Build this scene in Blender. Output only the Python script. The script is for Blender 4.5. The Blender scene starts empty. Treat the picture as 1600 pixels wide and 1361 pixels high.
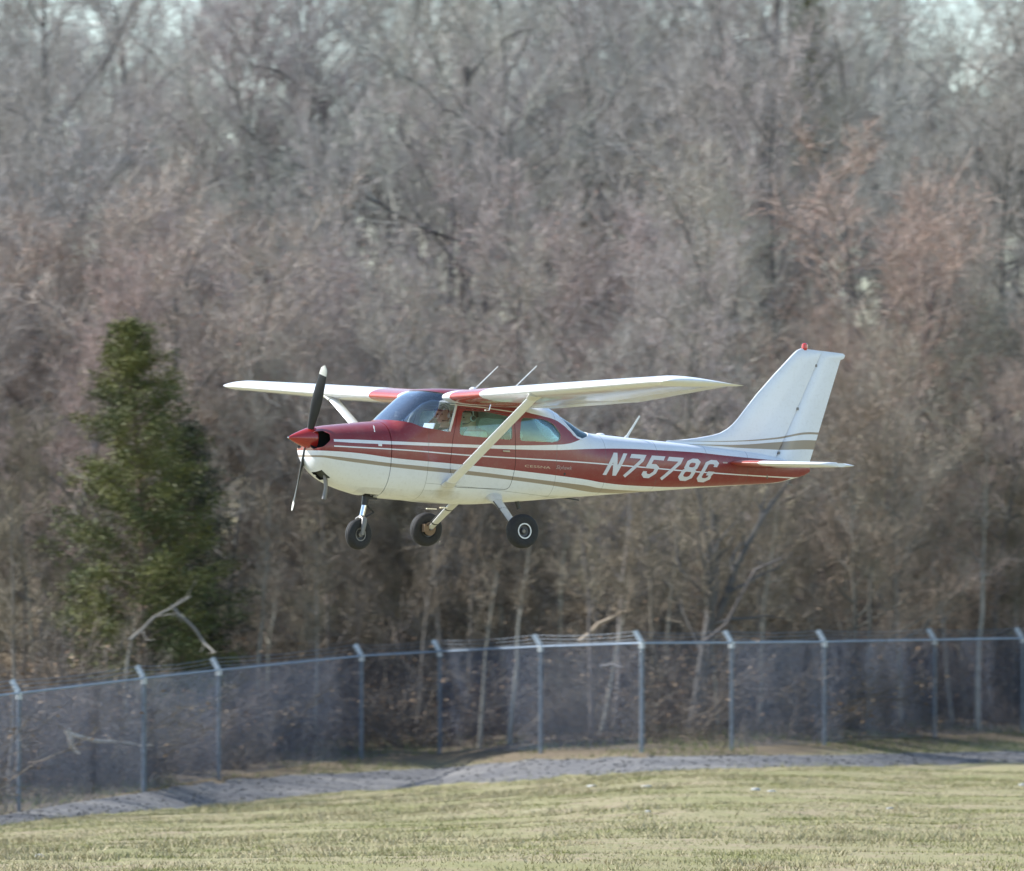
import bpy, bmesh, math, random
import numpy as np
from mathutils import Vector, Matrix
random.seed(7); rng = np.random.default_rng(7)
scn = bpy.context.scene
R = math.radians

# ------------------------------------------------------------------ camera
EYE = 3.4                       # eye height above the grass below the aircraft
FPX = 12400.0                   # focal length in photo pixels (1600 wide)
TILT = R(1.2912)
cd = bpy.data.cameras.new('camera'); cam = bpy.data.objects.new('camera', cd)
scn.collection.objects.link(cam); scn.camera = cam
cam.location = (0, 0, EYE); cam.rotation_euler = (math.pi / 2 + TILT, 0, 0)
cd.sensor_fit = 'HORIZONTAL'; cd.sensor_width = 36; cd.lens = FPX / 1600 * 36
cd.clip_start = 1; cd.clip_end = 9000
cd.dof.use_dof = True; cd.dof.focus_distance = 99.0; cd.dof.aperture_fstop = 3.4; cd.dof.aperture_blades = 0; cd.dof.aperture_ratio = .55

# ------------------------------------------------------------------ light
SUN_EL = R(38); SUN_AZ = R(-71)         # azimuth clockwise from +Y
w = bpy.data.worlds.new('World'); scn.world = w; w.use_nodes = True
nt = w.node_tree; bg = nt.nodes['Background']
sky = nt.nodes.new('ShaderNodeTexSky'); sky.sky_type = 'NISHITA'; sky.sun_disc = False
sky.sun_elevation = SUN_EL; sky.sun_rotation = SUN_AZ; sky.air_density = 1.0; sky.dust_density = .25; sky.ozone_density = 1.0
nt.links.new(sky.outputs[0], bg.inputs[0]); bg.inputs[1].default_value = 0.145
sl = bpy.data.lights.new('sun', 'SUN'); sl.energy = 5.0; sl.angle = R(0.53); sl.color = (1, .985, .955)
so = bpy.data.objects.new('sun', sl); scn.collection.objects.link(so)
sdir = Vector((math.sin(SUN_AZ) * math.cos(SUN_EL), math.cos(SUN_AZ) * math.cos(SUN_EL), math.sin(SUN_EL)))
so.rotation_euler = sdir.to_track_quat('Z', 'Y').to_euler()
so.location = sdir * 60
vs = scn.view_settings; vs.view_transform = 'Standard'; vs.look = 'None'; vs.gamma = 1; vs.use_curve_mapping = False
vs.exposure = 0.85
scn.cycles.max_bounces = 8; scn.cycles.transparent_max_bounces = 16
scn.cycles.volume_bounces = 0

# ------------------------------------------------------------------ helpers
def link(o):
    scn.collection.objects.link(o); return o
def tag(o, label=None, cat=None, group=None, kind=None):
    if label: o['label'] = label
    if cat: o['category'] = cat
    if group: o['group'] = group
    if kind: o['kind'] = kind
    return o
def mesh_obj(name, V, F, mat=None, parent=None, smooth=True, matidx=None, sharp=None):
    me = bpy.data.meshes.new(name); me.from_pydata([tuple(v) for v in V], [], [tuple(f) for f in F])
    mats = mat if isinstance(mat, (list, tuple)) else ([mat] if mat else [])
    for m in mats: me.materials.append(m)
    if matidx is not None: me.polygons.foreach_set('material_index', matidx)
    if smooth:
        me.polygons.foreach_set('use_smooth', [True] * len(me.polygons))
        if sharp: me.set_sharp_from_angle(angle=R(sharp))
    me.update()
    o = link(bpy.data.objects.new(name, me))
    if parent: o.parent = parent
    return o
def np_mesh(name, V, F, mat=None):
    """V (n,3), F (m,k) arrays, fast"""
    me = bpy.data.meshes.new(name); V = np.ascontiguousarray(V, dtype=np.float32); F = np.ascontiguousarray(F, dtype=np.int32)
    m, k = F.shape
    me.vertices.add(len(V)); me.vertices.foreach_set('co', V.ravel())
    me.loops.add(m * k); me.loops.foreach_set('vertex_index', F.ravel())
    me.polygons.add(m); me.polygons.foreach_set('loop_start', np.arange(0, m * k, k, dtype=np.int32))
    try: me.polygons.foreach_set('loop_total', np.full(m, k, dtype=np.int32))
    except Exception: pass
    if mat: me.materials.append(mat)
    me.update(calc_edges=True)
    return me
class MB:
    def __init__(s): s.V = []; s.F = []
    def add(s, V, F):
        n = len(s.V); s.V += [Vector(v) for v in V]; s.F += [tuple(i + n for i in f) for f in F]; return s
    def box(s, c, d, rot=None):
        M = rot or Matrix.Identity(3); c = Vector(c)
        V = [c + M @ Vector((x * d[0] / 2, y * d[1] / 2, z * d[2] / 2)) for x in (-1, 1) for y in (-1, 1) for z in (-1, 1)]
        return s.add(V, [(0, 1, 3, 2), (4, 6, 7, 5), (0, 4, 5, 1), (2, 3, 7, 6), (0, 2, 6, 4), (1, 5, 7, 3)])
    def tube(s, pts, rad, n=8, cap=True, flat=None):
        """sweep along pts; rad scalar/list; flat=(axis vector, factor) makes an elliptic section"""
        pts = [Vector(p) for p in pts]; k = len(pts)
        rad = [rad] * k if not hasattr(rad, '__len__') else rad
        V = []; a = None
        for i, p in enumerate(pts):
            t = (pts[min(i + 1, k - 1)] - pts[max(i - 1, 0)]).normalized()
            if a is None:
                a = Vector(flat[0]) if flat else (Vector((0, 0, 1)) if abs(t.z) < .9 else Vector((1, 0, 0)))
            a = (a - t * a.dot(t)).normalized(); b = t.cross(a)
            for j in range(n):
                th = 2 * math.pi * j / n
                V.append(p + a * math.cos(th) * rad[i] * (flat[1] if flat else 1) + b * math.sin(th) * rad[i])
        F = [(i * n + j, i * n + (j + 1) % n, (i + 1) * n + (j + 1) % n, (i + 1) * n + j) for i in range(k - 1) for j in range(n)]
        if cap: F += [tuple(range(n))[::-1], tuple((k - 1) * n + j for j in range(n))]
        return s.add(V, F)
    def lathe(s, c, axis, prof, n=32, cap=False):
        """prof = [(distance along axis, radius)]"""
        c = Vector(c); t = Vector(axis).normalized()
        a = (Vector((0, 0, 1)) if abs(t.z) < .9 else Vector((1, 0, 0))); a = (a - t * a.dot(t)).normalized(); b = t.cross(a)
        V = [c + t * h + (a * math.cos(2 * math.pi * j / n) + b * math.sin(2 * math.pi * j / n)) * r for h, r in prof for j in range(n)]
        k = len(prof)
        F = [(i * n + j, i * n + (j + 1) % n, (i + 1) * n + (j + 1) % n, (i + 1) * n + j) for i in range(k - 1) for j in range(n)]
        if cap: F += [tuple(range(n))[::-1], tuple((k - 1) * n + j for j in range(n))]
        return s.add(V, F)
    def prism(s, poly, y0, y1):
        """poly [(x,z)] extruded along y"""
        n = len(poly)
        V = [(x, y0, z) for x, z in poly] + [(x, y1, z) for x, z in poly]
        F = [(i, (i + 1) % n, n + (i + 1) % n, n + i) for i in range(n)] + [tuple(range(n))[::-1], tuple(range(n, 2 * n))]
        return s.add(V, F)
    def build(s, name, mat=None, parent=None, smooth=True, sharp=35):
        o = mesh_obj(name, s.V, s.F, mat, parent, smooth, sharp=sharp)
        bm = bmesh.new(); bm.from_mesh(o.data); bmesh.ops.recalc_face_normals(bm, faces=bm.faces); bm.to_mesh(o.data); bm.free()
        if smooth: o.data.set_sharp_from_angle(angle=R(sharp))
        return o
def drop(o):
    me = o.data; bpy.data.objects.remove(o, do_unlink=True)
    if me and me.users == 0: bpy.data.meshes.remove(me)
def evaluated(o, mods):
    """apply modifiers given as (type, {props}) and return a fresh mesh"""
    for t, pr in mods:
        m = o.modifiers.new(t, t)
        for k_, v_ in pr.items(): setattr(m, k_, v_)
    dg = bpy.context.evaluated_depsgraph_get(); dg.update()
    me = bpy.data.meshes.new_from_object(o.evaluated_get(dg), depsgraph=dg)
    o.modifiers.clear(); return me
def boolean(o, cutter, op):
    me = evaluated(o, [('BOOLEAN', dict(operation=op, object=cutter, solver='EXACT', material_mode='TRANSFER'))])
    old = o.data; o.data = me; bpy.data.meshes.remove(old); return o
def finish(o, angle=32):
    me = o.data; me.polygons.foreach_set('use_smooth', [True] * len(me.polygons)); me.set_sharp_from_angle(angle=R(angle)); me.update()

# node helpers
class N:
    def __init__(s, name):
        s.m = bpy.data.materials.new(name); s.m.use_nodes = True; s.t = s.m.node_tree
        s.b = s.t.nodes['Principled BSDF']; s.out = s.t.nodes['Material Output']
    def n(s, typ, **k):
        q = s.t.nodes.new('ShaderNode' + typ)
        for a, v in k.items(): setattr(q, a, v)
        return q
    def l(s, a, b): s.t.links.new(a, b)
    def val(s, sock, v):
        if isinstance(v, bpy.types.NodeSocket): s.l(v, sock)
        else: sock.default_value = v
    def math(s, op, a, b=0.0, c=None):
        q = s.n('Math', operation=op); s.val(q.inputs[0], a); s.val(q.inputs[1], b)
        if c is not None: s.val(q.inputs[2], c)
        return q.outputs[0]
    def mix(s, f, a, b, blend='MIX'):
        q = s.n('Mix', data_type='RGBA', blend_type=blend); s.val(q.inputs[0], f)
        for i, v in ((6, a), (7, b)):
            s.val(q.inputs[i], v if isinstance(v, bpy.types.NodeSocket) else (*v[:3], 1))
        return q.outputs[2]
    def coord(s, kind='Object'): return s.n('TexCoord').outputs[kind]
    def noise(s, scale, detail=4, rough=.5, vec=None, dist=0.0):
        q = s.n('TexNoise'); q.inputs['Scale'].default_value = scale; q.inputs['Detail'].default_value = detail
        q.inputs['Roughness'].default_value = rough; q.inputs['Distortion'].default_value = dist
        s.l(vec if vec else s.coord(), q.inputs['Vector']); return q.outputs['Fac']
    def ramp(s, f, stops):
        q = s.n('ValToRGB'); s.l(f, q.inputs[0]); e = q.color_ramp.elements
        while len(e) < len(stops): e.new(.5)
        for i, (p, c) in enumerate(stops): e[i].position = p; e[i].color = (*c, 1) if hasattr(c, '__len__') else (c, c, c, 1)
        return q.outputs[0]
    def bump(s, h, strength, dist):
        q = s.n('Bump'); q.inputs['Strength'].default_value = strength; q.inputs['Distance'].default_value = dist
        s.l(h, q.inputs['Height']); s.l(q.outputs[0], s.b.inputs['Normal']); return q
    def p(s, **k):
        for a, v in k.items():
            nm = a.replace('_', ' ')
            s.val(s.b.inputs[nm], v)
        return s
def plain(name, col, rough=.5, metal=0.0, var=.12, scale=9.0, coat=0.0, spec=.5):
    a = N(name); f = a.noise(scale, 5, .6)
    c1 = tuple(c * (1 - var) for c in col); c2 = tuple(min(1, c * (1 + var)) for c in col)
    a.l(a.mix(a.ramp(f, [(.3, 0.), (.7, 1.)]), c1, c2), a.b.inputs['Base Color'])
    a.p(Roughness=rough, Metallic=metal); a.b.inputs['Coat Weight'].default_value = coat; a.b.inputs['Specular IOR Level'].default_value = spec
    return a.m

WHITE = (.79, .815, .845); RED = (.235, .024, .025); TAN = (.33, .27, .205); DIRT = (.42, .37, .27)
def curve(a, x, pts):
    """z = f(x) as a Float Curve node; x in 0..9 m, z in -1..1 m"""
    q = a.n('FloatCurve'); cm = q.mapping; c = cm.curves[0]; pts = sorted(pts)
    P = [(px / 9.0, (pz + 1) / 2) for px, pz in pts]
    if P[0][0] > 0: P = [(0.0, P[0][1])] + P
    if P[-1][0] < 1: P = P + [(1.0, P[-1][1])]
    while len(c.points) < len(P): c.points.new(.5, .5)
    for i, (u, v) in enumerate(P):
        c.points[i].location = (u, v); c.points[i].handle_type = 'AUTO_CLAMPED'
    cm.update(); a.l(a.math('DIVIDE', x, 9.0), q.inputs['Value'])
    return a.math('SUBTRACT', a.math('MULTIPLY', q.outputs[0], 2.0), 1.0)
def xyz(a, sock=None):
    q = a.n('SeparateXYZ'); a.l(sock or a.coord(), q.inputs[0]); return q.outputs
def weather(a, col, z=None):
    """light streaky wear and a little grime that only colours"""
    f = a.noise(3.0, 6, .65); g = a.noise(26.0, 4, .6)
    col = a.mix(a.math('MULTIPLY', a.ramp(f, [(.45, 0.), (.75, 1.)]), .10), col, DIRT)
    col = a.mix(a.math('MULTIPLY', a.ramp(g, [(.52, 0.), (.7, 1.)]), .10), col, (.3, .28, .24))
    return col

def livery():
    a = N('fuselage_paint'); x, y, z = xyz(a)
    thick_t = curve(a, x, [(.438, -.002), (.76, .004), (1.53, .004), (2.26, .006), (2.78, .016), (3.446, .047), (3.79, .076), (3.984, .13), (4.2, .2), (4.6, .4)])
    thick_b = curve(a, x, [(.44, -.033), (.76, -.038), (1.53, -.035), (2.365, -.031), (2.99, -.027), (3.57, -.012), (4.19, .028), (4.65, .05), (5.27, .056), (5.89, .052), (6.36, .03), (6.83, .013), (7.2, .003), (7.8, .003)])
    thin = curve(a, x, [(.499, -.088), (.76, -.091), (1.34, -.098), (2.27, -.128), (3.0, -.137), (3.74, -.143), (4.66, -.162), (5.9, -.196), (7.47, -.213)])
    red_b = curve(a, x, [(.25, -.150), (.765, -.163), (1.257, -.205), (2.164, -.246), (2.524, -.264), (3.05, -.294), (3.62, -.328), (4.16, -.366), (4.37, -.388), (4.98, -.41), (5.44, -.408), (6.06, -.378), (6.53, -.345), (7.1, -.30), (7.3, -.27), (7.6, -.20)])
    tan_t = curve(a, x, [(.3, -.208), (.488, -.217), (.77, -.236), (1.26, -.272), (1.54, -.285), (2.09, -.313), (2.53, -.337), (3.05, -.373), (3.75, -.414), (4.16, -.438), (4.37, -.46), (4.98, -.472), (5.44, -.458), (6.0, -.42)])
    tan_b = curve(a, x, [(.3, -.232), (.489, -.254), (.77, -.281), (1.54, -.337), (2.27, -.372), (3.06, -.42), (3.75, -.47), (4.17, -.508), (4.37, -.518), (4.98, -.505), (5.3, -.47), (6, -.40)])
    top = curve(a, x, [(1.7, .98), (2.85, .98), (3.0, .50), (3.2, .44), (3.4, .41), (3.6, .375), (3.75, .31), (3.86, .23), (3.97, .165), (4.2, .195)])
    gt = lambda p, q: a.math('GREATER_THAN', p, q); lt = lambda p, q: a.math('LESS_THAN', p, q)
    mul = lambda *m: m[0] if len(m) == 1 else a.math('MULTIPLY', m[0], mul(*m[1:]))
    front = gt(x, .45)
    red_low = mul(gt(z, red_b), lt(z, thick_b))
    red_up = mul(gt(z, thick_t), lt(z, top), lt(x, 4.22))
    nose = mul(gt(z, red_b), lt(x, .4501), lt(z, .9))
    red = a.math('MINIMUM', a.math('ADD', a.math('ADD', red_low, red_up), nose), 1.0)
    line = mul(lt(a.math('ABSOLUTE', a.math('SUBTRACT', z, thin)), .0075), front, lt(x, 7.5))
    red = mul(red, a.math('SUBTRACT', 1.0, line))
    tan = mul(lt(z, tan_t), gt(z, tan_b))
    col = a.mix(red, WHITE, RED); col = a.mix(tan, col, TAN)
    # grime stains of their own on the belly and behind the nose
    st = a.math('MULTIPLY', a.ramp(a.noise(2.2, 6, .7), [(.35, 0.), (.7, 1.)]), a.math('MULTIPLY', lt(z, a.math('ADD', tan_b, -.05)), .35))
    col = a.mix(a.math('MULTIPLY', st, curve(a, a.math('ADD', z, 1.0), [(0.0, .6), (.32, .5), (.42, 0.0), (.6, -1), (1, -1)])), col, DIRT)
    dx_ = a.math('SUBTRACT', x, 2.02); dz_ = a.math('MULTIPLY', a.math('ADD', z, .60), 1.6); rr_ = a.math('ADD', a.math('SQRT', a.math('ADD', a.math('MULTIPLY', dx_, dx_), a.math('MULTIPLY', dz_, dz_))), a.math('MULTIPLY', a.noise(14, 4, .6), .08))
    col = a.mix(a.math('MULTIPLY', a.ramp(rr_, [(.10, 1.), (.20, 0.)]), .55), col, (.50, .42, .24))
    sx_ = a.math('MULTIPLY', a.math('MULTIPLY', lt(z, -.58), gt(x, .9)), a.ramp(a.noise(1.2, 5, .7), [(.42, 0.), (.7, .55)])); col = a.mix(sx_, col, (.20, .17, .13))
    col = weather(a, col)
    # skin laps and rivet lines as fine relief
    h = None
    for xs in (1.72, 3.62, 4.42, 5.25, 6.05, 6.72):
        m = lt(a.math('ABSOLUTE', a.math('SUBTRACT', x, xs)), .004); h = m if h is None else a.math('MAXIMUM', h, m)
    hz = mul(lt(a.math('ABSOLUTE', a.math('SUBTRACT', z, a.math('ADD', red_b, -.27))), .003), gt(x, 1.72), lt(x, 4.4)); h = a.math('MAXIMUM', h, hz)
    a.l(a.mix(a.math('MULTIPLY', h, .45), col, (.08, .075, .07)), a.b.inputs['Base Color'])
    dent = a.noise(5.0, 3, .5)
    a.bump(a.math('SUBTRACT', a.math('MULTIPLY', dent, .5), h), .25, .006)
    a.p(Roughness=.30); a.b.inputs['Coat Weight'].default_value = .35; a.b.inputs['Coat Roughness'].default_value = .12
    return a.m
def wing_paint():
    a = N('wing_paint'); x, y, z = xyz(a); ay = a.math('ABSOLUTE', y)
    gt = lambda p, q: a.math('GREATER_THAN', p, q); lt = lambda p, q: a.math('LESS_THAN', p, q)
    edge = a.math('ADD', 1.36, a.math('MULTIPLY', a.math('SUBTRACT', x, 1.95), .22))
    red = a.math('MULTIPLY', a.math('MULTIPLY', lt(ay, edge), gt(ay, .64)), lt(x, 2.75))
    col = weather(a, a.mix(red, WHITE, (.42, .075, .055)))  # wing red paler than the body red: sun glare put into the colour
    ribs = None
    for ys in (1.0, 1.45, 2.05, 2.55, 3.1, 3.7, 4.3, 4.85, 5.15):
        m = lt(a.math('ABSOLUTE', a.math('SUBTRACT', ay, ys)), .004); ribs = m if ribs is None else a.math('MAXIMUM', ribs, m)
    m = lt(a.math('ABSOLUTE', a.math('SUBTRACT', x, 2.42)), .004); ribs = a.math('MAXIMUM', ribs, m)
    a.l(a.mix(a.math('MULTIPLY', ribs, .3), col, (.1, .1, .1)), a.b.inputs['Base Color'])
    dent = a.noise(3.4, 3, .5)
    a.bump(a.math('SUBTRACT', dent, a.math('MULTIPLY', ribs, .6)), .5, .012)
    a.p(Roughness=.24); a.b.inputs['Coat Weight'].default_value = .5; a.b.inputs['Coat Roughness'].default_value = .08
    return a.m
def fin_paint():
    a = N('fin_paint'); x, y, z = xyz(a)
    c1 = curve(a, x, [(5.6, .195), (6.0, .20), (6.6, .225), (7.2, .285), (7.8, .375)])
    c2 = curve(a, x, [(5.7, .155), (6.2, .165), (6.7, .185), (7.2, .235), (7.8, .285)])
    c3 = curve(a, x, [(5.7, .15), (6.2, .15), (6.7, .14), (7.2, .14), (7.8, .165)])
    t1 = a.math('LESS_THAN', a.math('ABSOLUTE', a.math('SUBTRACT', z, c1)), curve(a, x, [(5.6, .003), (6.5, .006), (7.8, .014)]))
    t2 = a.math('MULTIPLY', a.math('LESS_THAN', z, c2), a.math('GREATER_THAN', z, c3))
    col = weather(a, a.mix(a.math('MAXIMUM', t1, t2), WHITE, TAN))
    a.l(col, a.b.inputs['Base Color']); a.bump(a.noise(5, 3, .5), .25, .006)
    a.p(Roughness=.3); a.b.inputs['Coat Weight'].default_value = .35
    return a.m
def stab_paint():
    a = N('tailplane_paint'); x, y, z = xyz(a); ay = a.math('ABSOLUTE', y)
    red = a.math('MULTIPLY', a.math('LESS_THAN', ay, .62), a.math('LESS_THAN', x, 6.95))
    a.l(weather(a, a.mix(red, WHITE, (.42, .075, .055))), a.b.inputs['Base Color']); a.p(Roughness=.3); a.b.inputs['Coat Weight'].default_value = .35  # root red brightened: sunlit leading edge painted into the colour
    return a.m
def glass(name, tint, refl):
    a = N(name); t = a.n('BsdfTransparent'); t.inputs[0].default_value = (*tint, 1)
    g = a.n('BsdfGlossy'); g.inputs['Roughness'].default_value = .03; g.inputs[0].default_value = (1, 1, 1, 1)
    f = a.n('Fresnel'); f.inputs[0].default_value = 1.5
    mx = a.n('MixShader'); a.l(a.math('MINIMUM', a.math('MULTIPLY', f.outputs[0], refl), .95), mx.inputs[0]); a.l(t.outputs[0], mx.inputs[1]); a.l(g.outputs[0], mx.inputs[2])
    a.l(mx.outputs[0], a.out.inputs['Surface']); a.t.nodes.remove(a.b); return a.m

M = dict(fus=livery(), wing=wing_paint(), fin=fin_paint(), stab=stab_paint(),
    white=plain('white_paint', WHITE, .3, coat=.3, var=.05), red=plain('red_gloss_paint', (.36, .022, .016), .2, coat=.7, var=.06),
    cream=plain('leg_paint', (.62, .62, .60), .35, coat=.2, var=.1), black=plain('black_paint', (.02, .02, .022), .4),
    dark=plain('dark_opening', (.008, .008, .008), .9), rubber=plain('tyre_rubber', (.022, .022, .024), .8, var=.3, scale=30),
    rim=plain('rim_metal', (.70, .70, .70), .4, .2), rimdark=plain('rim_inner', (.09, .09, .095), .5, .4), chrome=plain('chrome', (.8, .8, .82), .12, 1.0, var=.03), steel=plain('dull_steel', (.22, .21, .2), .5, .7),
    brake=plain('rusty_brake', (.22, .15, .10), .6, .3), prop=plain('propeller_black', (.035, .037, .04), .45, .3), proptip=plain('propeller_tip', (.62, .62, .56), .45),
    trim=plain('window_trim', (.68, .67, .62), .4), inner=plain('cabin_lining', (.52, .54, .50), .8), seat=plain('seat_cloth', (.20, .17, .13), .9, scale=40),
    panel=plain('instrument_black', (.03, .032, .035), .5), skin=plain('skin', (.62, .37, .28), .55, var=.06), hair=plain('dark_hair', (.018, .014, .012), .7),
    navy=plain('navy_cloth', (.018, .024, .06), .9), shirt=plain('white_shirt', (.82, .82, .78), .85), jeans=plain('trouser_cloth', (.05, .06, .09), .9),
    headset=plain('headset_plastic', (.66, .67, .66), .4), paper=plain('paper', (.72, .76, .82), .8, var=.03),
    glass=glass('tinted_side_glass', (.76, .92, .885), 1.0), wsglass=glass('windscreen_glass', (.88, .93, .96), 2.3),
    letter=plain('lettering_white', (.66, .66, .68), .4, var=.04), gold=plain('lettering_gold', (.60, .45, .34), .35, .2, var=.05), pink=plain('lettering_pale', (.48, .36, .34), .4, var=.05),
    beacon=plain('beacon_red', (.55, .02, .012), .15, coat=1.0), antenna=plain('antenna_white', (.72, .72, .68), .4))

# ------------------------------------------------------------------ AIRCRAFT
# local frame: x aft of the spinner tip, y to starboard (away from the camera), z up
plane = link(bpy.data.objects.new('light_aircraft', None)); plane.empty_display_size = .5
tag(plane, 'red and white high-wing single-propeller aircraft flying low before the bare woods', 'airplane')
yaw, pit, rol = R(31.4), R(1.7), R(1.1)
ax = Vector((math.cos(yaw) * math.cos(pit), math.sin(yaw) * math.cos(pit), -math.sin(pit)))
near = Vector((math.sin(yaw), -math.cos(yaw), 0)); up = -ax.cross(near)
ayn = near * math.cos(rol) - up * math.sin(rol); az = up * math.cos(rol) + near * math.sin(rol)
plane.matrix_world = Matrix(((ax.x, -ayn.x, az.x, -2.7774), (ax.y, -ayn.y, az.y, 98.3755), (ax.z, -ayn.z, az.z, 5.5936), (0, 0, 0, 1)))
PM = plane.matrix_world.copy()

#        x     halfw  ztop   zbot   zmid  n_top n_bot
ST = [(.265, .19, .055, -.25, -.10, 2.2, 2.0), (.29, .27, .085, -.315, -.11, 2.3, 2.0), (.335, .325, .115, -.385, -.11, 2.3, 2.0),
      (.40, .358, .145, -.455, -.11, 2.4, 2.0), (.50, .382, .168, -.52, -.11, 2.4, 2.1), (.65, .405, .188, -.585, -.12, 2.4, 2.1),
      (.85, .435, .212, -.640, -.13, 2.4, 2.2), (1.05, .458, .236, -.680, -.14, 2.5, 2.3), (1.3, .487, .268, -.703, -.15, 2.6, 2.5),
      (1.42, .502, .372, -.708, -.15, 2.7, 2.6), (1.58, .518, .512, -.715, -.15, 2.9, 2.8), (1.74, .530, .632, -.72, -.15, 3.1, 2.9),
      (1.88, .537, .682, -.73, -.15, 3.4, 3.0), (2.1, .545, .700, -.738, -.15, 3.7, 3.1), (2.5, .548, .706, -.738, -.15, 3.9, 3.1),
      (2.85, .545, .700, -.715, -.15, 3.9, 3.1), (3.2, .530, .664, -.682, -.15, 3.8, 3.0), (3.5, .505, .585, -.654, -.15, 3.5, 2.9),
      (3.75, .475, .482, -.628, -.15, 3.1, 2.8), (3.95, .448, .385, -.608, -.15, 2.9, 2.8), (4.15, .422, .285, -.588, -.15, 2.7, 2.7),
      (4.33, .398, .235, -.570, -.155, 2.6, 2.7), (4.6, .365, .220, -.542, -.16, 2.5, 2.6), (5.1, .312, .193, -.491, -.155, 2.5, 2.5),
      (5.7, .252, .165, -.432, -.14, 2.5, 2.5), (6.3, .190, .130, -.372, -.125, 2.5, 2.5), (6.9, .125, .090, -.320, -.115, 2.4, 2.5),
      (7.25, .085, .045, -.285, -.115, 2.2, 2.4), (7.5, .058, .010, -.225, -.105, 2.0, 2.2), (7.70, .030, -.02, -.165, -.09, 2.0, 2.0), (7.76, .01, -.05, -.13, -.09, 2.0, 2.0)]
ST = np.array(ST)
def hermite(x):
    X = ST[:, 0]; x = min(max(x, X[0]), X[-1]); i = min(np.searchsorted(X, x, side='right') - 1, len(X) - 2); i = max(i, 0)
    Y = ST[:, 1:]; h = X[i + 1] - X[i]; t = (x - X[i]) / h
    d = np.diff(Y, axis=0) / np.diff(X)[:, None]
    def m(j):
        if j == 0: return d[0]
        if j == len(X) - 1: return d[-1]
        a, b = d[j - 1], d[j]; s = np.where(a * b > 0, 2 * a * b / (a + b + 1e-12 * np.sign(a + b + 1e-15)), 0.0); return s
    return (2 * t**3 - 3 * t**2 + 1) * Y[i] + (t**3 - 2 * t**2 + t) * h * m(i) + (-2 * t**3 + 3 * t**2) * Y[i + 1] + (t**3 - t**2) * h * m(i + 1)
def fus_y(x, z, off=0.0):
    w_, zt, zb, zc, nt_, nb = hermite(x); w_ += off
    q = (z - zc) / (zt - zc + off) if z > zc else (zc - z) / (zc - zb + off); n = nt_ if z > zc else nb
    return w_ * max(0.0, 1 - min(1, q) ** n) ** (1 / n)
def loft(xs, off=0.0, NS=72, mat=None, name='tmp', cap_ends=True):
    V = []; F = []
    for x in xs:
        w_, zt, zb, zc, nt_, nb = hermite(x); w_ = max(w_ - off, .004); zt -= off; zb += off
        for j in range(NS):
            th = 2 * math.pi * j / NS; c, s = math.cos(th), math.sin(th); n = nt_ if s >= 0 else nb
            e = 2 / n; y = w_ * abs(c) ** e * (1 if c >= 0 else -1)
            z = zc + ((zt - zc) * abs(s) ** e if s >= 0 else -(zc - zb) * abs(s) ** e)
            V.append((x, y, z))
    for i in range(len(xs) - 1):
        for j in range(NS):
            F.append((i * NS + j, i * NS + (j + 1) % NS, (i + 1) * NS + (j + 1) % NS, (i + 1) * NS + j))
    F += [tuple(range(NS))[::-1], tuple((len(xs) - 1) * NS + j for j in range(NS))]
    o = mesh_obj(name, V, F, mat)
    bm = bmesh.new(); bm.from_mesh(o.data); bmesh.ops.recalc_face_normals(bm, faces=bm.faces); bm.to_mesh(o.data); bm.free()
    return o
def lin(a, b, n): return [a + (b - a) * i / (n - 1) for i in range(n)]
def round_poly(P, r=.05, k=4):
    out = []; n = len(P)
    for i in range(n):
        p, a, b = Vector(P[i]), Vector(P[i - 1]), Vector(P[(i + 1) % n])
        ra = min(r, (a - p).length * .45); rb = min(r, (b - p).length * .45)
        A = p + (a - p).normalized() * ra; B = p + (b - p).normalized() * rb
        for j in range(k + 1):
            t = j / k; out.append(tuple((1 - t)**2 * A + 2 * t * (1 - t) * p + t * t * B))
    return out
def grow(P, d):
    n = len(P); c = Vector((sum(p[0] for p in P) / n, sum(p[1] for p in P) / n)); out = []
    area = sum(P[i][0] * P[(i + 1) % n][1] - P[(i + 1) % n][0] * P[i][1] for i in range(n)); s = 1 if area > 0 else -1
    for i in range(n):
        a, b = Vector(P[i - 1]), Vector(P[(i + 1) % n]); t = (b - a).normalized(); out.append((P[i][0] + t.y * d * s, P[i][1] - t.x * d * s))
    return out

WIN_FRONT = round_poly([(2.205, .43), (2.55, .425), (2.915, .375), (2.925, .088), (2.155, .118), (2.15, .2)], .05)
WIN_REAR = round_poly([(3.065, .378), (3.43, .368), (3.575, .315), (3.69, .19), (3.66, .105), (3.55, .086), (3.05, .082), (3.035, .15)], .06)
WS = round_poly([(1.27, .284), (1.50, .246), (1.62, .20), (2.0, .150), (2.118, .50), (2.09, .585), (1.99, .64), (1.80, .665), (1.70, .80), (1.1, .8)], .02, 2)
REARW = round_poly([(3.735, .405), (3.83, .295), (3.96, .165), (4.05, .142), (4.16, .18), (4.35, .3), (4.2, .6), (3.80, .6), (3.76, .46)], .03, 3)
DOOR = round_poly([(2.145, .462), (2.95, .40), (2.985, -.2), (2.93, -.53), (2.12, -.53), (2.03, -.3), (2.06, .07)], .06, 3)
fx = sorted(set([round(v, 4) for v in lin(1.222, 4.4, 80) + lin(4.4, 7.76, 45)]))
fus = loft(fx, 0, 96, M['fus'], 'fuselage')
cav = loft(lin(1.26, 4.6, 70), .022, 64, M['inner'], 'cavity')
boolean(fus, cav, 'DIFFERENCE'); drop(cav)
cutters = {}
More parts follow.
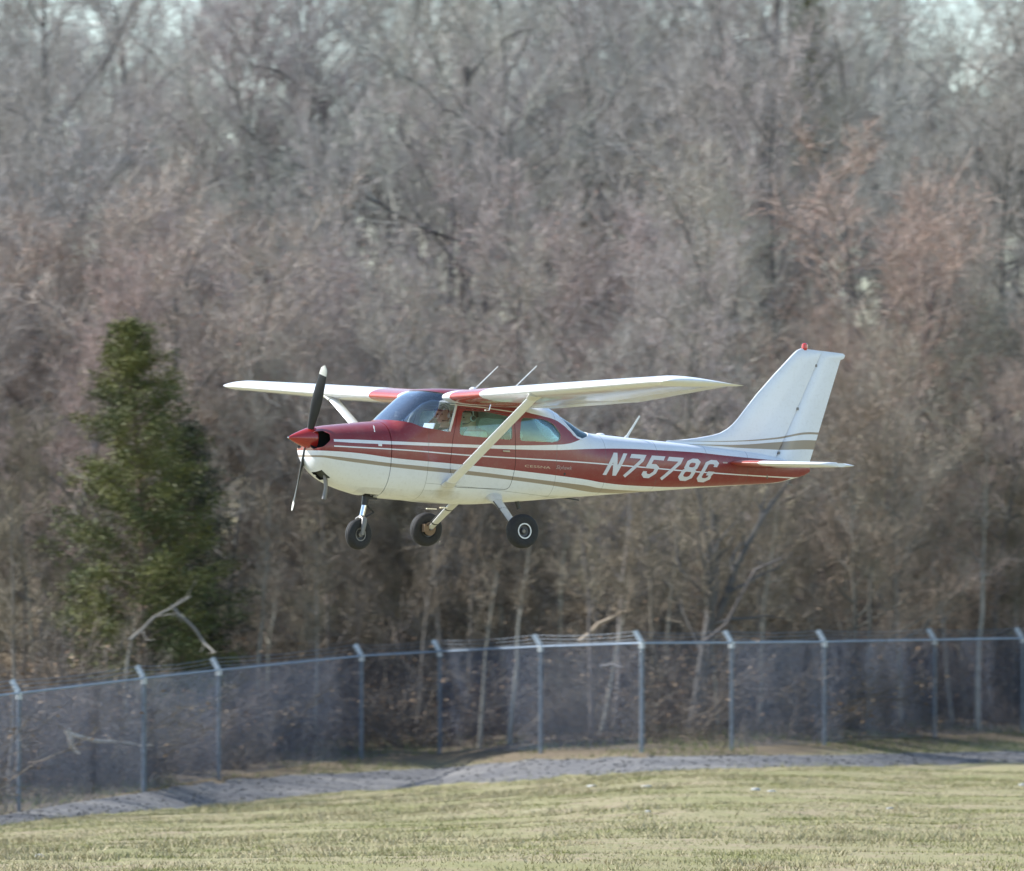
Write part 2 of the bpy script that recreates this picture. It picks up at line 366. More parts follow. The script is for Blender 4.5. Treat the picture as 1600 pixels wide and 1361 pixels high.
for nm, poly in (('front', WIN_FRONT), ('rear', WIN_REAR), ('ws', WS), ('rw', REARW)):
    for sgn in ((-1, 1) if nm in ('front', 'rear') else (0,)):
        mb = MB()
        if sgn: mb.prism(poly, sgn * .2, sgn * .9)
        else: mb.prism(poly, -.9, .9)
        c = mb.build('cutter', M['trim'], smooth=False); cutters[(nm, sgn)] = c
        boolean(fus, c, 'DIFFERENCE')
doors = []
for sgn in (-1, 1):
    d = link(bpy.data.objects.new('door', fus.data.copy()))
    mb = MB(); mb.prism(DOOR, sgn * .2, sgn * .9); c = mb.build('cutter', M['fus'], smooth=False); boolean(d, c, 'INTERSECT'); drop(c)
    doors.append(d)
for sgn in (-1, 1):
    mb = MB(); mb.prism(grow(DOOR, .006), sgn * .2, sgn * .9); c = mb.build('cutter', M['dark'], smooth=False); boolean(fus, c, 'DIFFERENCE'); drop(c)
fus.parent = plane; finish(fus)
for d, sgn in zip(doors, (-1, 1)):
    d.parent = plane; finish(d)
    h = MB().tube([(2.78, sgn * (fus_y(2.78, -.06) + .012), -.055), (2.88, sgn * (fus_y(2.88, -.06) + .016), -.058)], [.010, .014], 8).build('door_handle', M['chrome'], d)
# glass panes: a thin skin just inside the outer surface, cut by the same prisms
for (nm, sgn), c in cutters.items():
    rngx = {'front': (2.1, 3.0), 'rear': (2.98, 3.75), 'ws': (1.235, 2.2), 'rw': (3.65, 4.4)}[nm]
    g = loft(lin(*rngx, 34), .007, 96, M['wsglass' if nm == 'ws' else 'glass'], 'pane')
    gi = loft(lin(rngx[0] - .05, rngx[1] + .05, 38), .0105, 96, M['wsglass' if nm == 'ws' else 'glass'], 'tmp')
    boolean(g, gi, 'DIFFERENCE'); drop(gi); boolean(g, c, 'INTERSECT'); drop(c)
    g.name = {'ws': 'windscreen', 'rw': 'rear_window', 'front': 'window_pane', 'rear': 'window_pane'}[nm]; g.data.name = g.name
    g.parent = doors[0 if sgn < 0 else 1] if nm == 'front' else plane; finish(g, 60)
def rim_strip(poly, sgn, half=.011, proud=.004, name='window_rim', parent=None, closed=True, mat=None):
    """a raised rim following the body surface"""
    P = [Vector(p) for p in poly]; Q = []
    for i in range(len(P) if closed else len(P) - 1):
        a, b = P[i], P[(i + 1) % len(P)]; k = max(1, int((b - a).length / .03))
        Q += [a + (b - a) * j / k for j in range(k)]
    if not closed: Q.append(P[-1])
    V = []; F = []; n = len(Q)
    for i, p in enumerate(Q):
        a = Q[i - 1] if (closed or i) else Q[0]; b = Q[(i + 1) % n] if (closed or i < n - 1) else Q[-1]
        t = (b - a).normalized(); nn = Vector((t.y, -t.x))
        for s, pr in ((-1, -.004), (-1, proud), (1, proud), (1, -.004)):
            q = p + nn * half * s; V.append((q.x, sgn * (fus_y(q.x, q.y) + pr), q.y))
    for i in range(n if closed else n - 1):
        for j in range(3): F.append((i * 4 + j, i * 4 + j + 1, ((i + 1) % n) * 4 + j + 1, ((i + 1) % n) * 4 + j))
    mb = MB(); mb.add(V, F); return mb.build(name, mat or M['trim'], parent or plane)
for sgn in (-1, 1):
    rim_strip([(2.005, .158), (2.06, .33), (2.125, .505)], sgn, .013, .006, 'pillar_strip', closed=False)
    rim_strip([(3.745, .405), (3.825, .30), (3.955, .168), (4.05, .140), (4.14, .165)], sgn, .013, .005, 'window_rim', closed=False, mat=M['white'])
    rim_strip([(2.03, .500), (2.5, .478), (3.05, .432)], sgn, .006, .005, 'roof_joint_strip', closed=False, mat=M['trim'])

# cowling with real inlets
cowl = loft(lin(.265, .5, 16) + lin(.52, 1.212, 26), 0, 96, M['fus'], 'cowling')
for sgn in (-1, 1):
    P = round_poly([(sgn * .12, .085), (sgn * .22, .10), (sgn * .32, .06), (sgn * .366, -.02), (sgn * .335, -.10), (sgn * .18, -.135), (sgn * .10, -.10)], .03, 3)
    n = len(P); V = [(.2, y, z) for y, z in P] + [(.75, y * .9, z) for y, z in P]
    F = [(i, (i + 1) % n, n + (i + 1) % n, n + i) for i in range(n)] + [tuple(range(n))[::-1], tuple(range(n, 2 * n))]
    c = mesh_obj('cutter', V, F, M['dark'], smooth=False)
    bm = bmesh.new(); bm.from_mesh(c.data); bmesh.ops.recalc_face_normals(bm, faces=bm.faces); bm.to_mesh(c.data); bm.free()
    boolean(cowl, c, 'DIFFERENCE'); drop(c)
c = MB().box((.432, -.09, -.448), (.15, .21, .05), Matrix.Rotation(R(39), 3, 'Y')).build('cutter', M['dark'], smooth=False); boolean(cowl, c, 'DIFFERENCE'); drop(c)
c = MB().box((1.19, 0, -.70), (.30, .46, .07), Matrix.Rotation(R(3), 3, 'Y')).build('cutter', M['dark'], smooth=False); boolean(cowl, c, 'DIFFERENCE'); drop(c)
cowl.parent = plane; finish(cowl)
flt = MB(); flt.box((.444, -.09, -.434), (.15, .21, .012), Matrix.Rotation(R(39), 3, 'Y')).build('air_filter', plain('filter_mesh', (.05, .055, .045), .9), cowl)
MB().lathe((.36, -.10, -.285), (-1, 0, 0), [(-.05, .055), (.0, .06), (.012, .058), (.012, .05), (.004, .0)], 24).build('landing_light', M['chrome'], cowl)
MB().box((1.06, -fus_y(1.06, -.05) - .002, -.05), (.05, .01, .028)).build('latch', M['white'], cowl)
MB().box((1.06, fus_y(1.06, -.05) + .002, -.05), (.05, .01, .028)).build('latch', M['white'], cowl)
for sgn in (-1, 1):
    rim_strip([(1.02, .11), (1.04, .16), (1.06, .19)], sgn, .006, .003, 'hinge_strip', parent=cowl, closed=False, mat=M['trim'])
ex = MB().tube([(.48, -.12, -.45), (.50, -.12, -.60), (.475, -.12, -.75)], [.026, .026, .028], 16, cap=False).tube([(.5, -.12, -.60), (.475, -.12, -.747)], .021, 16).build('exhaust_pipe', M['steel'], plane)
# spinner and two blade propeller, at rest
prof = [(.0, .002), (.01, .012), (.05, .036), (.11, .066), (.18, .096), (.25, .124), (.31, .143), (.342, .150), (.352, .150), (.352, .02)]
sp = MB().lathe((0, 0, 0), (1, 0, 0), prof, 40).build('spinner', M['red'], plane)
MB().lathe((-.012, 0, 0), (1, 0, 0), [(0, .002), (.004, .007), (.022, .012)], 12).build('spinner_tip', M['chrome'], sp)
dirp = Vector((0, -.352, .905)).normalized()
def blade(sg):
    mb = MB(); rows = []; L = .965; K = 22
    tdir = dirp * sg; side = Vector((1, 0, 0)).cross(tdir)
    for i in range(K + 1):
        s = i / K; r = .05 + (L - .05) * s
        ch = .055 + .09 * min(1, s / .45) ** .8 - .045 * max(0, (s - .55) / .45) ** 1.6
        if s > .94: ch *= math.sqrt(max(0.02, 1 - ((s - .94) / .062) ** 2))
        th = .05 * (1 - s) ** 1.5 + .010; tw = R(62 - 44 * s ** .7)
        cdir = side * math.cos(tw) + Vector((1, 0, 0)) * math.sin(tw); nd = tdir.cross(cdir)
        for j in range(14):
            a = 2 * math.pi * j / 14; rows.append(Vector((.29, 0, 0)) + tdir * r + cdir * math.cos(a) * ch / 2 + nd * math.sin(a) * th / 2)
    F = [(i * 14 + j, i * 14 + (j + 1) % 14, (i + 1) * 14 + (j + 1) % 14, (i + 1) * 14 + j) for i in range(K) for j in range(14)] + [tuple(K * 14 + j for j in range(14))]
    mb.add(rows, F); o = mb.build('propeller_blade', M['prop'], plane, sharp=60)
    o.data.materials.append(M['proptip'])
    for p in o.data.polygons:
        if p.center.dot(tdir) > .835: p.material_index = 1
    return o
blade(1); blade(-1)

# ---- wings
def naca(t, m=.02, p=.4, th=.12):
    yt = 5 * th * (.2969 * math.sqrt(t) - .126 * t - .3516 * t * t + .2843 * t**3 - .1036 * t**4)
    yc = m / p**2 * (2 * p * t - t * t) if t < p else m / (1 - p)**2 * (1 - 2 * p + 2 * p * t - t * t)
    return yc + yt, yc - yt
WY = [.46, 2.55, 5.22]
def wing_frame(y):
    """LE x, LE z, chord, incidence at span station y"""
    le = np.interp(y, WY, [1.925, 1.925, 2.035]); zz = np.interp(y, WY, [.585, .655, .762]); c = np.interp(y, WY, [1.64, 1.64, 1.10]); inc = np.interp(y, WY, [2.6, 2.3, .6])
    return le, zz, c, R(inc)
def wsec(y, f0, f1, n=16, shrink=1.0, rib=0.0):
    le, zz, c, inc = wing_frame(y)
    ts = [f0 + (f1 - f0) * (1 - math.cos(math.pi * .5 * (1 - i / n))) if f0 == 0 else f0 + (f1 - f0) * (1 - i / n) for i in range(n + 1)]
    P = [(t, naca(t)[0] * shrink) for t in ts] + [(t, naca(t)[1] * shrink + 0.0) for t in reversed(ts[:-1] if f0 == 0 else ts)]
    out = []
    for t, h in P:
        h += rib * (1 if h > naca(t)[0] * .5 + naca(t)[1] * .5 else -1)
        X = t * c; Z = h * c; out.append((le + X * math.cos(inc) + Z * math.sin(inc), zz - X * math.sin(inc) + Z * math.cos(inc)))
    return out
def wing_loft(ys, f0, f1, sgn, name, parent, mat, ribf=None, cap0=True):
    V = []; F = []; S = []
    for y in ys:
        s = wsec(y, f0, f1, rib=ribf(y) if ribf else 0); S.append(s)
    n = len(S[0])
    for y, s in zip(ys, S): V += [(x, sgn * y, z) for x, z in s]
    for i in range(len(ys) - 1):
        F += [(i * n + j, i * n + (j + 1) % n, (i + 1) * n + (j + 1) % n, (i + 1) * n + j) for j in range(n)]
    F += [tuple(range(n))[::-1], tuple((len(ys) - 1) * n + j for j in range(n))]
    mb = MB(); mb.add(V, F); return mb.build(name, mat, parent, sharp=40)
for sgn in (-1, 1):
    wg = wing_loft(lin(.46, 2.55, 16) + lin(2.62, 5.1, 20), 0, .735, sgn, 'wing', plane, M['wing'])
    corr = lambda y: .0016 * math.cos(y * 2 * math.pi / .11)
    wing_loft(lin(.64, 2.53, 70), .742, 1.0, sgn, 'flap', plane, M['white'], corr)
    wing_loft(lin(2.55, 5.07, 96), .742, 1.0, sgn, 'aileron', plane, M['white'], corr)
    wing_loft(lin(.46, .635, 3), .737, 1.0, sgn, 'wing_root_fillet', plane, M['white'])
    # drooped rounded tip fairing
    V = []; F = []; K = 9
    base = wsec(5.105, 0, 1.0); n = len(base)
    for i in range(K + 1):
        s = i / K; dy = .36 * math.sin(s * math.pi / 2); sc = math.cos(s * math.pi / 2)
        zc_ = [.5 * (base[j][1] + base[n - 1 - j if n - 1 - j < n else j][1]) for j in range(n)]
        x0, x1 = min(b[0] for b in base), max(b[0] for b in base)
        for j in range(n):
            x, z = base[j]; fr = (x - x0) / (x1 - x0)
            mz = zc_[j] + .012; xx = x + (.16 * (1 - fr) ** 2) * (1 - sc) * .5
            V.append((xx, sgn * (5.105 + dy * (.9 + .1 * min(1, fr * 1.6))), mz + (z - mz) * max(sc, .04)))
    F = [(i * n + j, i * n + (j + 1) % n, (i + 1) * n + (j + 1) % n, (i + 1) * n + j) for i in range(K) for j in range(n)] + [tuple(range(n))[::-1], tuple(K * n + j for j in range(n))]
    mb = MB(); mb.add(V, F); tip = mb.build('wing_tip', M['white'], plane, sharp=50)
    MB().lathe((2.42, sgn * 5.30, .775), (-.3, sgn, 0), [(-.02, .03), (.03, .028), (.05, .018), (.056, .0)], 14).build('navigation_light', M['trim'], tip)
    # lift strut
    a = Vector((2.035, sgn * .50, -.515)); b = Vector((2.045, sgn * 2.5, .60)); d = (b - a)
    st = MB().tube([a, a + d * .03, a + d * .5, b], [.024, .027, .027, .026], 20, flat=((1, 0, 0), 2.9)).build('wing_strut', M['white'], plane)
    MB().tube([a - d * .0, a + d * .045], [.035, .030], 16, flat=((1, 0, 0), 2.9)).build('strut_fairing', M['cream'], st)
    MB().tube([b - d * .035, b + d * .01], [.030, .036], 16, flat=((1, 0, 0), 3.0)).build('strut_fairing', M['trim'], st)
    MB().tube([(2.08, sgn * .49, -.50), (2.0, sgn * .545, -.50)], [.05, .01], 10).build('step', M['cream'], st)
    # roof antennas
    MB().tube([(2.93, sgn * .47, .70), (2.96, sgn * .47, .735), (3.29, sgn * .47, 1.035)], [.014, .008, .006], 8).build('whip_antenna', M['antenna'], plane)
# underwing things
MB().tube([(2.06, -1.42, .49), (2.04, -1.42, .42), (1.98, -1.42, .42)], .008, 8).build('pitot_tube', M['chrome'], plane)
# ---- tail
def foil_loft(secs, name, mat, parent, axis='z', n=14, sharp=50, blunt=0.0):
    """secs: (s, le, te, thickness, base) ; axis z: fin, axis y: tailplane (base=z)"""
    V = []; F = []; m = 2 * n
    for s, le, te, th, base in secs:
        for j in range(m):
            a = 2 * math.pi * j / m; t = .5 - .5 * math.cos(a); hh = th * .5 * (1 if math.sin(a) >= 0 else -1) * (2.6 * math.sqrt(max(t, 0)) * (1 - t) ** .9 * .78 if t < 1 else 0)
            x = le + (te - le) * t
            if t > .4: hh += blunt * th * .5 * (t - .4) / .6 * (1 if math.sin(a) >= 0 else -1)
            if abs(math.sin(a)) < 1e-6 and t > .5 and not blunt: hh = 0
            V.append((x, hh, s + (base * (x - le))) if axis == 'z' else (x, s, base + hh))
    k = len(secs)
    F = [(i * m + j, i * m + (j + 1) % m, (i + 1) * m + (j + 1) % m, (i + 1) * m + j) for i in range(k - 1) for j in range(m)] + [tuple(range(m))[::-1], tuple((k - 1) * m + j for j in range(m))]
    mb = MB(); mb.add(V, F); return mb.build(name, mat, parent, sharp=sharp)
hx = lambda z: 7.24 + (z - .06) * .60 / 1.294
fl = [(.10, 5.46), (.19, 5.56), (.205, 5.74), (.24, 6.0), (.285, 6.235), (.32, 6.36), (.38, 6.475), (.44, 6.55), (.51, 6.62), (.66, 6.745), (.84, 6.90), (1.1, 7.15), (1.33, 7.385), (1.395, 7.45)]
fin = foil_loft([(z, x, hx(z) - .006, .095 if x > 6.3 else .095, 0) for z, x in [(-.02, 5.44)] + fl] + [(1.435, 7.50, hx(1.435) - .006, .07, -.04), (1.462, 7.56, hx(1.45) - .008, .035, -.06)], 'fin', M['fin'], plane, n=18, blunt=.55)
# make the trailing (hinge) side of the fin blunt by overlap with the rudder nose
rx = lambda z: 7.762 + (z - .01) * (8.175 - 7.762) / 1.31
foil_loft([(z, hx(z) - .002, rx(z), .085 if z < 1.2 else .075, 0) for z in (.005, .03, .2, .5, .8, 1.1, 1.30, 1.34)] + [(1.36, hx(1.36) - .002, 8.235, .075, 0), (1.42, hx(1.42) - .002, 8.25, .07, -.05), (1.445, hx(1.44) - .002, 8.22, .03, -.06)], 'rudder', M['fin'], plane, n=16)
for z in (.1, .68, 1.25): MB().box((hx(z) - .004, 0, z), (.03, .095 - .03 * z, .035)).build('rudder_hinge', M['steel'], plane)
bc = MB().lathe((7.62, 0, 1.44), (0, 0, 1), [(0, .03), (.02, .032), (.03, .04), (.075, .038), (.09, .022), (.094, 0)], 18).build('beacon_light', M['beacon'], plane)
for sgn in (-1, 1):
    ST2 = [(.06, 6.42), (.2, 6.44), (.35, 6.48), (1.4, 6.76), (1.6, 6.83), (1.69, 6.93), (1.715, 7.02)]
    foil_loft([(sgn * y, le, 7.045, .10 - .02 * y, -.055) for y, le in ST2], 'tailplane', M['stab'], plane, 'y', n=14, blunt=.5)
    foil_loft([(sgn * y, 7.03, te, .085 - .015 * y, -.058) for y, te in [(.09, 7.42), (.14, 7.50), (.4, 7.50), (1.2, 7.44), (1.58, 7.38), (1.68, 7.33), (1.72, 7.2)]], 'elevator', M['white'], plane, 'y', n=12)
    MB().tube([(7.03, sgn * .10, -.10), (7.05, sgn * .09, -.24)], .012, 8).build('elevator_horn', M['steel'], plane)
MB().tube([(7.45, 0, -.24), (7.42, 0, -.29), (7.50, 0, -.31)], .01, 6).build('tail_tie_ring', M['steel'], plane)
MB().box((6.34, -fus_y(6.34, -.06) - .002, -.062), (.07, .004, .018)).build('tail_placard', M['pink'], plane)
MB().tube([(4.95, 0, .195), (4.97, 0, .23), (5.14, 0, .485)], [.02, .010, .007], 8, flat=((1, 0, 0), 1.8)).build('blade_antenna', M['antenna'], plane)
MB().lathe((4.56, 0, .218), (0, 0, 1), [(0, .06), (.012, .055), (.022, .035), (.026, 0)], 16).build('roof_fairing', M['white'], plane)
MB().lathe((2.62, -.05, .70), (0, 0, 1), [(0, .05), (.02, .045), (.04, .02), (.043, 0)], 14).build('roof_vent', M['white'], plane)
MB().box((4.1, 0, -.602), (.34, .03, .018), Matrix.Rotation(R(6), 3, 'Y')).build('belly_drain', M['black'], plane)
MB().tube([(3.35, 0, -.66), (3.39, 0, -.76)], .03, 8, flat=((0, 1, 0), .25)).build('belly_antenna', M['black'], plane)
# ---- landing gear
def wheel(parent, c, axis, r, wd, facing, nose=False):
    c = Vector(c); A = Vector(axis).normalized(); hw = wd / 2; rr = r * .44
    prof = [(-hw * .62, rr), (-hw * .86, rr * 1.12), (-hw, r * .72), (-hw * .93, r * .86), (-hw * .66, r * .965), (-hw * .3, r), (-hw * .27, r * .985), (-hw * .2, r * .985), (-hw * .17, r)]
    prof = prof + [(-a_, b_) for a_, b_ in prof[::-1]]
    MB().lathe(c, A, prof, 44).build('tyre', M['rubber'], parent)
    rp = [(-hw * .62, rr * 1.0), (-hw * .74, rr * 1.02), (-hw * .72, rr * .86), (-hw * .35, rr * .78), (-hw * .3, rr * .45), (-hw * .7, rr * .40), (-hw * .74, rr * .3), (-hw * .6, rr * .26), (-hw * .6, .001)]
    rm = MB().lathe(c, A, rp + [(-a_, b_) for a_, b_ in rp[::-1]], 32).build('rim', M['steel'] if nose else M['rimdark'], parent)
    if not nose: MB().lathe(c, A, [(facing * hw * .70, rr * .86), (facing * hw * .80, rr * .90), (facing * hw * .80, rr * 1.04), (facing * hw * .66, rr * 1.08)], 32).build('rim_flange', M['rim'], parent)
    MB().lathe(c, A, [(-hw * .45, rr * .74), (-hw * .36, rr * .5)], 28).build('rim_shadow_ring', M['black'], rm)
for sgn in (-1, 1):
    g = MB(); P = [(2.76, sgn * .40, -.63), (2.765, sgn * .52, -.70), (2.75, sgn * .78, -.86), (2.735, sgn * 1.06, -1.035)]
    leg = g.tube(P, [.034, .034, .028, .022], 16, flat=((1, 0, 0), 2.0)).build('main_gear', M['cream'], plane)
    MB().tube([P[0], Vector(P[0]).lerp(Vector(P[1]), .9)], [.075, .045], 16, flat=((1, 0, 0), 1.7)).build('gear_fairing', M['cream'], leg)
    for t in (.25, .8):
        q = Vector(P[1]).lerp(Vector(P[3]), t); q2 = Vector(P[1]).lerp(Vector(P[3]), t + .03)
        MB().tube([q, q2], .033 - .008 * t, 14, flat=((1, 0, 0), 2.03)).build('leg_band', M['black'], leg)
    q = [Vector(p) + Vector((-.07, 0, .01)) for p in P]
    MB().tube(q[1:], .006, 6).build('brake_line', M['black'], leg)
    MB().tube([(2.735, sgn * 1.04, -1.045), (2.735, sgn * 1.22, -1.055)], .022, 10).build('axle', M['steel'], leg)
    MB().lathe((2.735, sgn * 1.075, -1.05), (0, sgn, 0), [(0, .02), (0, .085), (.012, .085), (.012, .04)], 24).box((2.66, sgn * 1.06, -1.04), (.07, .06, .10)).build('brake', M['brake'], leg)
    wheel(leg, (2.735, sgn * 1.17, -1.055), (0, sgn, .06), .214, .155, 1)
MB().tube([(2.55, .62, -.80), (2.40, .62, -.80)], .008, 6).tube([(2.60, .62, -.78), (2.74, .62, -.775)], .010, 6).build('entry_step', M['chrome'], plane)
ng = MB().tube([(1.16, 0, -.60), (1.135, 0, -.80)], [.05, .045], 14).build('nose_gear', M['black'], plane)
MB().tube([(1.14, 0, -.76), (1.10, 0, -.945)], [.033, .033], 16).build('oleo_strut', M['chrome'], ng)
MB().tube([(1.10, 0, -.93), (1.097, 0, -.965)], [.036, .036], 16).build('strut_collar', M['trim'], ng)
fk = MB().tube([(1.10, -.0, -.94), (1.09, -.085, -.975), (1.075, -.098, -1.05), (1.06, -.095, -1.17)], [.026, .026, .024, .018], 10, flat=((1, 0, 0), 1.4))
fk.tube([(1.10, .0, -.94), (1.09, .085, -.975), (1.075, .098, -1.05), (1.06, .095, -1.17)], [.026, .026, .024, .018], 10, flat=((1, 0, 0), 1.4)).build('fork', M['steel'], ng)
MB().tube([(1.17, 0, -.80), (1.27, 0, -.885)], [.016, .010], 8).tube([(1.27, 0, -.885), (1.13, 0, -.955)], [.010, .016], 8).build('torque_link', M['black'], ng)
MB().box((1.2, 0, -.70), (.16, .10, .05)).build('steering_bracket', M['black'], ng)
wheel(ng, (1.06, 0, -1.165), (-.2, 1, 0), .19, .125, 1, True)

# ---- lettering
def stroke(mb, pts, wd, place):
    P = [Vector(p) for p in pts]; Q = [P[0]]
    for a, b in zip(P[:-1], P[1:]):
        k = max(1, int((b - a).length / .05)); Q += [a + (b - a) * (j + 1) / k for j in range(k)]
    V = []; n = len(Q)
    for i, p in enumerate(Q):
        t1 = (Q[i] - Q[i - 1]).normalized() if i else (Q[1] - Q[0]).normalized(); t2 = (Q[i + 1] - Q[i]).normalized() if i < n - 1 else t1
        t = (t1 + t2).normalized(); nn = Vector((-t.y, t.x)); k = min(1.6, 1 / max(.4, t.dot(t1)))
        for s in (-1, 1): V.append(p + nn * wd / 2 * s * k)
    W3 = [place(v.x, v.y, .0035) for v in V] + [place(v.x, v.y, -.004) for v in V]; o = len(V); F = []
    for i in range(n - 1):
        a, b, c, d = 2 * i, 2 * i + 1, 2 * i + 3, 2 * i + 2
        F += [(a, b, c, d), (a, d, o + d, o + a), (b, o + b, o + c, c)]
    F += [(0, o, o + 1, 1), (2 * n - 2, 2 * n - 1, o + 2 * n - 1, o + 2 * n - 2)]
    mb.add(W3, F)
H = .292; Wd = .190; s_ = .053; h2 = s_ / 2
GL = {'N': [[(h2, 0), (h2, H)], [(h2, H - .01), (Wd - h2, .01)], [(Wd - h2, 0), (Wd - h2, H)]],
      '7': [[(-.012, H - h2), (Wd - h2 + .006, H - h2), (Wd - h2 + .004, H - .075), (.045, 0)]],
      '5': [[(Wd + .01, H - h2), (h2 + .01, H - h2), (h2 + .004, H * .54), (Wd * .62, H * .54), (Wd - h2, H * .45), (Wd - h2, .075), (Wd * .62, h2), (Wd * .36, h2), (h2, .055), (h2, .085)]],
      '8': [[(Wd * .34, H * .52), (h2 + .004, H * .61), (h2 + .004, H * .83), (Wd * .36, H - h2), (Wd * .66, H - h2), (Wd - h2, H * .83), (Wd - h2, H * .61), (Wd * .66, H * .52), (Wd * .34, H * .52)],
            [(Wd * .34, H * .52), (h2 - .004, H * .42), (h2 - .004, H * .19), (Wd * .34, h2), (Wd * .66, h2), (Wd - h2 + .004, H * .19), (Wd - h2 + .004, H * .42), (Wd * .66, H * .52)]],
      'G': [[(Wd - h2, H * .70), (Wd - h2, H * .83), (Wd * .68, H - h2), (Wd * .34, H - h2), (h2, H * .83), (h2, H * .19), (Wd * .34, h2), (Wd * .66, h2), (Wd - h2, H * .19), (Wd - h2, H * .40), (Wd * .52, H * .40)]]}
x0 = 4.372
for i, ch in enumerate('N7578G'):
    def place(gx, gz, proud, i=i):
        x = x0 + i * .300 + gx * 1.14 + .60 * gz; z = -.293 - (x - 4.4) * .020 + gz
        return (x, -(fus_y(x, z) + proud), z)
    mb = MB()
    for pl in GL[ch]: stroke(mb, pl, s_, place)
    mb.build('registration_letter', M['letter'], plane, smooth=False)
def text_on_side(txt, x, z, width, height, shear, mat, name):
    cu = bpy.data.curves.new('t', 'FONT'); cu.body = txt; cu.size = 1; cu.shear = shear; cu.resolution_u = 3; cu.extrude = .0
    o = link(bpy.data.objects.new('t', cu)); dg = bpy.context.evaluated_depsgraph_get(); dg.update()
    me = bpy.data.meshes.new_from_object(o.evaluated_get(dg), depsgraph=dg); bpy.data.objects.remove(o)
    co = np.array([v.co[:] for v in me.vertices]); mn, mx = co.min(0), co.max(0)
    for v in me.vertices:
        px = x + (v.co.x - mn[0]) / (mx[0] - mn[0]) * width; pz = z + (v.co.y - mn[1]) / (mx[1] - mn[1]) * height - .02 * (px - x)
        v.co = (px, -(fus_y(px, pz) + .004), pz)
    me.materials.clear(); me.materials.append(mat); me.name = name
    o = link(bpy.data.objects.new(name, me)); o.parent = plane; return o
text_on_side('CESSNA', 3.125, -.243, .40, .030, 0, M['gold'], 'maker_lettering')
text_on_side('Skyhawk', 3.615, -.262, .255, .065, .35, M['pink'], 'model_lettering')
MB().lathe((3.76, -fus_y(3.76, -.30) - .001, -.305), (0, -1, 0), [(0, .016), (.003, .014), (.003, 0)], 12).build('static_port', M['black'], plane)

# ---- cabin interior
for sgn in (-1, 1):
    s = MB().box((2.64, sgn * .26, -.36), (.44, .42, .14)).build('front_seat', M['seat'], plane)
    P = round_poly([(-.2, -.26), (.2, -.26), (.2, .12), (.12, .26), (-.12, .26), (-.2, .12)], .06, 3); n = len(P)
    bk = MB(); V = [(2.84 + z * .18, sgn * .26 + y, -.06 + z) for y, z in P] + [(2.93 + z * .18, sgn * .26 + y, -.06 + z) for y, z in P]
    bk.add(V, [(i, (i + 1) % n, n + (i + 1) % n, n + i) for i in range(n)] + [tuple(range(n))[::-1], tuple(range(n, 2 * n))]).build('backrest', M['seat'], s)
    yk = MB().tube([(1.86, sgn * .26, -.02), (2.06, sgn * .26, -.01)], .012, 8).tube([(2.06, sgn * .26 - .11, .05), (2.07, sgn * .26 - .11, -.02), (2.06, sgn * .26, -.03), (2.07, sgn * .26 + .11, -.02), (2.06, sgn * .26 + .11, .05)], .012, 8).build('control_yoke', M['black'], plane)
s = MB().box((3.4, 0, -.34), (.42, .78, .14)).build('rear_seat', M['seat'], plane)
MB().box((3.62, 0, -.10), (.10, .78, .40), Matrix.Rotation(R(12), 3, 'Y')).build('backrest', M['seat'], s)
MB().box((1.80, 0, -.02), (.03, .94, .30)).box((1.74, 0, -.02), (.1, .9, .26)).build('instrument_panel', M['panel'], plane)
MB().box((1.66, 0, .145), (.40, .86, .02), Matrix.Rotation(R(2), 3, 'Y')).build('glare_shield', M['panel'], plane)
MB().box((2.45, 0, -.50), (2.0, .72, .02)).build('cabin_floor', M['panel'], plane)
for sgn in (-1, 1):
    MB().box((1.98, sgn * .19, .585), (.012, .27, .10), Matrix.Rotation(R(-62), 3, 'Y')).build('pale_panel', M['paper'] if sgn > 0 else M['trim'], plane)  # pale panels added for the bright patch behind the windscreen
MB().box((1.62, .1, .36), (.05, .05, .075)).build('compass', M['trim'], plane)
MB().box((1.90, -.20, .20), (.012, .26, .12), Matrix.Rotation(R(20), 3, 'Y')).build('panel_card', M['paper'], plane)

